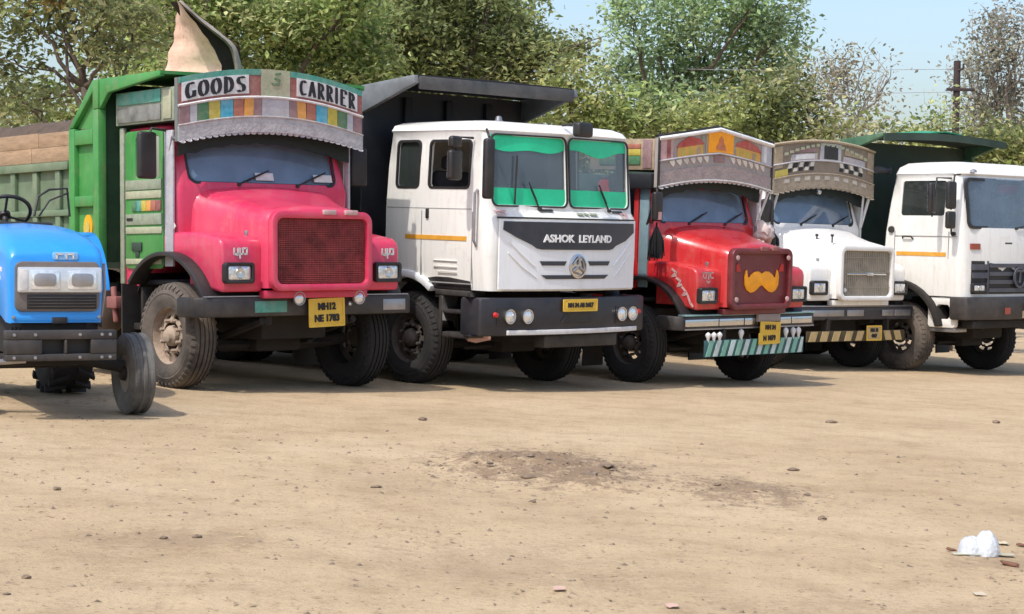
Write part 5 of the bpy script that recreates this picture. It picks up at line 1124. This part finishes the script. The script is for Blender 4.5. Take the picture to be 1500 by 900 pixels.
for x_ in (-.33, -.18, .14, .30, .36):
    for z_ in (.64, .475): q = MB(); q.lathe([(0, .013), (-.010, .012), (-.011, .001)], (x_, -.60, z_), 'y', 6); q.build('bolt', STEEL, t)
for k in range(3):
    q = MB(); q.tube([(-.30+.03*k, -.36, .68), (-.34+.02*k, -.30, .52-.02*k), (-.2, -.1, .46)], .011, 6); q.build('hose', BLACK, t)
b = MB(); b.prism(rrect(-.03, .16, 1.175, 1.235, .02), 'xz', -.450, -.425); b.build('hood_emblem', BLUEL, t, .006)
strokes(t, [[(.0, 1.19), (.0, 1.22), (.04, 1.22)], [(.07, 1.19), (.07, 1.22), (.12, 1.22), (.12, 1.19)]], .012, lambda a, c, d: (a, -.4505-d, c), PWHITE)
b = MB(); b.box(-.32, .325, -.45, -.30, .715, .795); b.build('chin', BLUE, t, .025); b = MB(); b.box(-.03, .08, -.462, -.449, .71, .76); b.build('tow_hook', BLACK, t, .008)
for s in (-1, 1):
    strokes(t, [[(-.25, 1.10), (.05, 1.13)], [(-.2, 1.04), (.0, 1.06)]], .03, lambda a, c, d, s=s: (s*(.352+d), a, c), PWHITE)
# weight carrier with two openings
b = MB(); W = DKGREY
b.box(-.39, .41, -.60, -.50, .605, .67); b.box(-.39, .41, -.60, -.50, .45, .50); b.box(-.39, -.13, -.60, -.50, .5005, .6045); b.box(.03, .05, -.60, -.50, .5005, .6045); b.box(.22, .41, -.60, -.50, .5005, .6045); b.box(-.30, .32, -.50, -.36, .47, .66); b.build('weight_carrier', W, t, .008); b = MB(); b.box(-.36, .38, -.515, -.50, .5006, .604); b.build('opening_shade', BLACK, t)  # black sheet added behind the openings to stand for their shade
b = MB(); b.box(-.24, .24, -.4, 1.4, .45, .72); b.box(-.2, .2, -.2, .9, .72, 1.0); b.box(-.28, .28, 1.2, 2.3, .5, .95); b.build('engine_block', CHASSIS, t, .02)
b = MB(); b.tube([(-.62, 0, .36), (-.3, 0, .42), (.3, 0, .42), (.60, 0, .36)], .05, 8); b.tube([(-.55, .14, .36), (.55, .14, .36)], .016, 6); b.tube([(-.62, -.02, .36), (-.62, .0, .31)], .04, 6); b.build('front_axle', CHASSIS, t, smooth=60)
def farm_wheel(x, y, rad, wid, steer, lugs, rub):
    z = zt_(x, y)+rad+.012; hub_r = rad*(.46 if not lugs else .52)
    r_ = MB(); w2 = wid/2; r_.lathe([(-w2*.7, hub_r*1.03), (-w2*.6, hub_r*.95), (-w2*.1, hub_r*.92), (.0, hub_r*.5), (.03, hub_r*.3), (.05, .001)], (0, 0, 0), 'x', 28); rim = r_.build('wheel', mat('faded_rim', (.20, .19, .18), .7, var=.3, dust=.3, rust=.2), t, smooth=45); solidify(rim, .012, 0)
    T = MB(); prof = [(-w2*.75, hub_r), (-w2*1.0, hub_r*1.25), (-w2*1.02, rad*.82), (-w2*.85, rad*.95)]
    if lugs: prof += [(-w2*.6, rad*.955), (w2*.6, rad*.955)]
    else:
        for a in (-.62, 0, .62): prof += [(w2*(a-.17), rad*.955), (w2*(a-.10), rad*(1-.02*abs(a))), (w2*(a+.10), rad*(1-.02*abs(a))), (w2*(a+.17), rad*.955)]
    prof += [(w2*.85, rad*.95), (w2*1.02, rad*.82), (w2*1.0, hub_r*1.25), (w2*.75, hub_r), (0, hub_r*.97)]
    T.lathe(prof, (0, 0, 0), 'x', 48, 1, True)
    if lugs:
        for i in range(22):
            for s in (-1, 1):
                q = []
                for (xx, da) in ((.03*s, 0), (w2*1.02*s, .17)):
                    for rr_ in (rad*.90 if abs(xx) > .1 else rad*.94, rad*1.0):
                        for dd in (-.035, .035):
                            a = 2*math.pi*(i+(.5 if s > 0 else 0))/22+da+dd; q.append((xx, rr_*math.cos(a), rr_*math.sin(a)))
                T.hexa([q[0], q[4], q[5], q[1], q[2], q[6], q[7], q[3]])
    ty = T.build('tyre', rub, rim, smooth=35, fixn=False)
    bm = bmesh.new(); bm.from_mesh(ty.data); bmesh.ops.recalc_face_normals(bm, faces=bm.faces); bm.to_mesh(ty.data); bm.free()
    h = MB(); h.lathe([(-.10, .001), (-.10, .05), (-.02, .07), (.02, .07), (.09, .05), (.10, .001)], (0, 0, 0), 'x', 16); h.build('hub', CHASSIS, rim)
    rim.location = (x, y, z); rim.rotation_euler = (0, 0, steer); return rim
FR = mat('grey_rubber', (.05, .05, .05), .8, var=.25, dust=.8, dustcol=(.23, .215, .19), scale=6, bump=.2)
farm_wheel(.69, 0, .315, .19, .06, False, FR); farm_wheel(-.69, 0, .315, .19, .06, False, FR)
farm_wheel(.56, 1.9, .63, .36, 0, True, RUBBERD); farm_wheel(-.70, 1.9, .63, .36, 0, True, RUBBERD)
for s in (-1, 1):
    b = arch_band(1.9, .65, .70, .72, 25, 160, min(s*.40, s*.80), max(s*.40, s*.80)); b.build('rear_fender', BLUE, t, .006)
b = MB(); b.tube([(.22, 1.45, 1.50), (.26, 1.5, 1.66), (.36, 1.55, 1.72), (.52, 1.60, 1.735), (.545, 1.6, 1.5)], .010, 8); b.tube([(.27, 1.5, 1.50), (.36, 1.53, 1.63), (.53, 1.59, 1.70)], .008, 8); b.build('hand_rail', BLACK, t, smooth=60)
steering_wheel(t, (-.03, 1.42, 1.52), .21, R(40))
b = MB(); b.box(-.24, .24, 1.85, 2.25, 1.0, 1.1); b.box(-.24, .24, 2.2, 2.3, 1.1, 1.42); b.build('seat', SEAT, t, .04)
b = MB(); b.box(-.3, .3, 1.05, 1.2, 1.0, 1.45); b.build('dashboard', BLACK, t, .03)
b = MB(); b.tube([(.385, -.2, .75), (.40, -.25, .95), (.385, -.28, 1.15)], .012, 6); b.build('pipe', STEEL, t)
b = MB(); b.tube([(-.55, -.35, .42), (-.2, -.35, .44)], .022, 8); b.build('drag_link', STEEL, t)

# ------------------------------------------------------------------ the bent rusty sheet behind the headboard
RUST = mat('rusty_sheet_face', (.60, .36, .27), .85, var=.3, dust=.7, dustcol=(.66, .50, .38), scale=4.5, rust=.45, bump=.4, bscale=20)
t = empty('bent_sheet', 'bent rusty metal sheet standing up behind the GOODS CARRIER board, curling to a point', 'metal sheet')
bpy.context.view_layer.update(); PM = PK.matrix_world.copy(); t.matrix_world = PM @ Matrix.Translation((0, 0, 2.85))
def lerp_(pts, z):
    for (a, xa), (c, xc) in zip(pts, pts[1:]):
        if z <= c: return xa+(xc-xa)*(z-a)/(c-a)
    return pts[-1][1]
LE = [(2.80, -1.12), (2.90, -1.10), (3.10, -1.03), (3.30, -.985), (3.52, -.945)]
RE = [(2.80, -.48), (2.97, -.49), (3.10, -.55), (3.20, -.63), (3.32, -.75), (3.45, -.87), (3.52, -.935)]
OE = [(2.80, -.27), (2.97, -.285), (3.10, -.315), (3.18, -.36), (3.30, -.57), (3.38, -.70), (3.47, -.83), (3.53, -.91)]
P = []
for i in range(13):
    f = i/12; row = []
    for j in range(15):
        z = 2.876+.644*j/14; x = (lerp_(LE, z)+.03*noise.noise((z*9, 1, 5)))*(1-f)+(lerp_(RE, z)+.035*noise.noise((z*11, 4, 5)))*f
        dy = .78-.62*f+.05*math.sin(f*3)+.07*noise.noise((x*3.5, z*3.5, 1))+.02*noise.noise((x*8, z*8, 1)); row.append((x+.65*dy, .70+dy, z-2.85+.11*dy+.012*noise.noise((x*9, z*9, 3))*(j > 0)))
    P.append(row)
b = MB(); b.grid(P, (0, .012, 0)); b.build('sheet_face', RUST, t, smooth=50)
P = []
for i in range(9):        # the back of the sheet curls round behind the face; shade is painted into its dark hollow side
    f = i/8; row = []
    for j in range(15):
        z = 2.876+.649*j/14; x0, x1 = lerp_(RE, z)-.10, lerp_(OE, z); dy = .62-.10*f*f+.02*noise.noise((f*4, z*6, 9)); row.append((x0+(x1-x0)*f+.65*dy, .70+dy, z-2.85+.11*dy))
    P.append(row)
b = MB(); b.grid(P, (0, .012, 0)); b.build('sheet_back', mat('rusty_sheet_shaded', (.035, .026, .022), .9, var=.3, rust=.4), t, smooth=50)
P = []
for i in range(4):        # turned-over pale rim of the back
    f = i/3; row = []
    for j in range(15):
        z = 2.876+.649*j/14; x1 = lerp_(OE, z); dy = .50-.05*math.sin(f*3.1)+.03*f; row.append((x1-.045+.08*f*(1-.5*j/14)+.65*dy, .70+dy, z-2.85+.11*dy+.015*f+.014*noise.noise((f*2, z*8, 4))))
    P.append(row)
b = MB(); b.grid(P, (0, .012, 0)); b.build('sheet_rim', mat('rusty_sheet_rim', (.34, .29, .25), .85, var=.35, rust=.3, dust=.3), t, smooth=50)
# soil heaped in the green tipper
b = MB(); P = []
for i in range(15):
    row = []
    for j in range(25):
        x = -1.05+2.1*i/14; y = 1.9+4.3*j/24; e = min(1, min(i, 14-i)/3)*min(1, min(j, 24-j)/2)
        row.append((x, y, 2.2+e*(.40+.10*noise.noise((x*2, y*2, 0))+.06*noise.noise((x*7, y*7, 0)))))
    P.append(row)
b.grid(P); o = b.build('soil_load', mat('dark_soil', (.085, .058, .04), .95, var=.35, scale=9, bump=.8, bscale=25), smooth=60, fixn=False); o.matrix_world = PM; tag(o, 'dark soil heaped in the green tipper behind the pink cab', 'soil heap', kind=None)

# ------------------------------------------------------------------ litter and clods on the ground
CLOD = mat('dark_clod', (.20, .145, .10), .95, var=.35, scale=20, bump=.6, bscale=50)
def lump(name, r, mt, sq=.6, seed=0, n=1):
    bm = bmesh.new(); bmesh.ops.create_icosphere(bm, subdivisions=2, radius=r)
    for v in bm.verts:
        v.co *= 1+.45*noise.noise(v.co*(1.6/r)+Vector((seed, 0, 0))); v.co.z *= sq
    me = bpy.data.meshes.new(name); bm.to_mesh(me); bm.free(); me.materials.append(mt); o = bpy.data.objects.new(name, me); COL.objects.link(o); return o
protos = [lump('clod', .03, CLOD, .6, k*3.7) for k in range(3)]; used = [False]*3
clods = [(-2.4, 9.87, .8), (-.75, 10.57, .7), (-.7, 14.94, 1.2), (.13, 10.4, .7), (1.71, 10.13, .8), (-1.56, 8.42, .6), (-1.42, 8.48, .7), (1.27, 11.33, .6), (1.92, 12.57, .9), (1.79, 11.16, .6), (-1.9, 7.33, .6), (-1.88, 6.97, .45), (.62, 11.75, 1.2), (.50, 11.42, 1.3), (.12, 11.25, 1.1), (-.12, 11.6, .9), (2.88, 16.7, 1.2), (4.6, 17.63, 1.2)]
for i, (x, y, s) in enumerate(clods):
    k = i % 3
    o = protos[k] if not used[k] else dup(protos[k], None); used[k] = True
    o.location = (x, y, ground_h(x, y)+.008*s); o.scale = (s*rng.uniform(.9, 1.5), s, s*rng.uniform(.6, 1)); o.rotation_euler = (0, 0, rng.uniform(0, 6)); tag(o, 'small dark clod of earth lying on the bare sandy ground', 'clod', 'dark clods scattered over the dirt')
# fine grit, one mass
b = MB(); N_ = 8000
ico = [(0, 0, 1), (1, 0, 0), (0, 1, 0), (-1, 0, 0), (0, -1, 0)]
for i in range(N_):
    y = 4.6+rng.random()**1.3*9.5
    if rng.random() < .24: x, y = .25+rng.normal()*.42, 11.8+rng.normal()*.5
    elif rng.random() < .10: x, y = 1.45+rng.normal()*.22, 11.2+rng.normal()*.3
    else: x = rng.uniform(-.31, .31)*y
    if y < 4.5: continue
    s = .0035+.013*rng.random()**4.5*(1+y*.05); a = rng.uniform(0, 6.28); c, sn = math.cos(a)*s*1.4, math.sin(a)*s*1.4; z = ground_h(x, y)-.001
    b.add([(x+rng.uniform(-.5, .5)*s, y+rng.uniform(-.5, .5)*s, z+s*rng.uniform(.25, .75)), (x+c, y+sn, z-.002), (x-sn*rng.uniform(.4, 1.1), y+c*rng.uniform(.4, 1.1), z-.002), (x-c*rng.uniform(.5, 1), y-sn, z-.002), (x+sn*.8, y-c*rng.uniform(.4, 1.1), z-.002)], [(0, 1, 2), (0, 2, 3), (0, 3, 4), (0, 4, 1)])
tag(b.build('grit', mat('grit', (.22, .16, .11), .95, var=.5, scale=3), smooth=0, fixn=False), 'fine grit and crumbs of earth scattered over the lot', kind='stuff')
# straw and leaf litter under the tractor and here and there
b = MB()
for i in range(520):
    if i < 240: x, y = rng.uniform(-4.6, -3.2), rng.uniform(14.6, 18.5)
    else: y = 4.8+9*rng.random(); x = rng.uniform(-.3, .3)*y
    s = rng.uniform(.012, .05)*(1 if i < 240 else .55); a = rng.uniform(0, 6.28); z = ground_h(x, y)+.004; c, sn = math.cos(a)*s, math.sin(a)*s
    b.add([(x-c, y-sn, z), (x+sn*.3, y-c*.3, z+.006), (x+c, y+sn, z+.004), (x-sn*.3, y+c*.3, z+.002)], [(0, 1, 2), (0, 2, 3)])
tag(b.build('leaf_litter', mat('litter', (.34, .25, .14), .9, var=.6, scale=2), smooth=0, fixn=False), 'dry leaf and straw litter on the ground', kind='stuff')
for (x, y), lb, c in (((.21, 7.46), 'small crumpled pink paper scrap left of the other one near the lower edge', (.50, .33, .26)), ((.65, 7.3), 'small crumpled pink paper scrap at the very bottom of the view', (.52, .34, .27)), ((2.05, 8.05), 'flat cream paper scrap in front of the white plastic bag', (.50, .42, .31)), ((2.53, 9.5), 'cream paper scrap touching the right side of the white plastic bag', (.54, .47, .33))):
    w_ = .024; b = MB(); b.grid([[(x+w_*(i-2)/2, y+.032*(j-1.5)/1.5+.012*noise.noise((i*1.3, j, x)), ground_h(x, y)+.006+.008*abs(noise.noise((i*.9+x*9, j*.9, y)))) for j in range(4)] for i in range(5)], (0, 0, .003))
    tag(b.build('paper_scrap', mat('scrap_%d' % (x*100), c, .8, var=.1)), lb, 'paper scrap')
for (x, y), lb, s in (((2.40, 8.87), 'reddish brown chip of bark just in front of the white plastic bag', .034), ((2.62, 9.47), 'small dark chip of bark right of the white plastic bag', .02), ((2.20, 9.22), 'small dark chip of bark at the left end of the white plastic bag', .02)):
    o = lump('bark_chip', s, mat('bark_chip', (.14, .065, .04), .9, var=.4, scale=20), .35, x*9); o.scale = (1.5, .6, 1); o.rotation_euler = (0, .1, -.6); o.location = (x, y, ground_h(x, y)+.01); tag(o, lb, 'bark chip')
# plastic bag: two puffed lobes pinched in the middle, hem spread on the ground
bag = mat('thin_white_plastic', (.50, .52, .54), .45, var=.12, scale=30, spec=.3, bump=.5, bscale=45); b = MB()
bx_, by_ = 2.33, 9.19; bz_ = ground_h(bx_, by_)
P = []
for i in range(37):
    u = i/36*2-1; row = []
    for j in range(15):
        a = math.pi*j/14; lobe = max(.088*math.sqrt(max(0, 1-abs((u+.36)/.62)**2.6)), .112*math.sqrt(max(0, 1-abs((u-.34)/.62)**2.4)))
        rr_ = max(.005, lobe); f = noise.noise((u*3, a*1.6, 3))*.10+noise.noise((u*10, a*5, 8))*.06
        row.append((bx_+.105*u+.012*math.cos(a)*noise.noise((u*6, 0, 1)), by_+rr_*.8*math.cos(a)*(1+f), bz_+rr_*1.0*math.sin(a)*(1+f)))
    P.append(row)
b.grid(P); tag(b.build('plastic_bag', bag, smooth=80, fixn=False), 'crumpled white plastic bag lying on the dirt at the lower right', 'plastic bag')
b = MB(); b.grid([[(bx_-.14+.30*i/10, by_-.075+.05*j/3+.012*noise.noise((i, j, 5)), ground_h(bx_, by_)+.007+.006*abs(noise.noise((i*.8, j, 1)))) for j in range(4)] for i in range(11)], (0, 0, .002)); o = b.build('bag_hem', mat('olive_plastic', (.46, .46, .34), .5, var=.15)); o.parent = bpy.data.objects['plastic_bag']
bpy.context.view_layer.update()
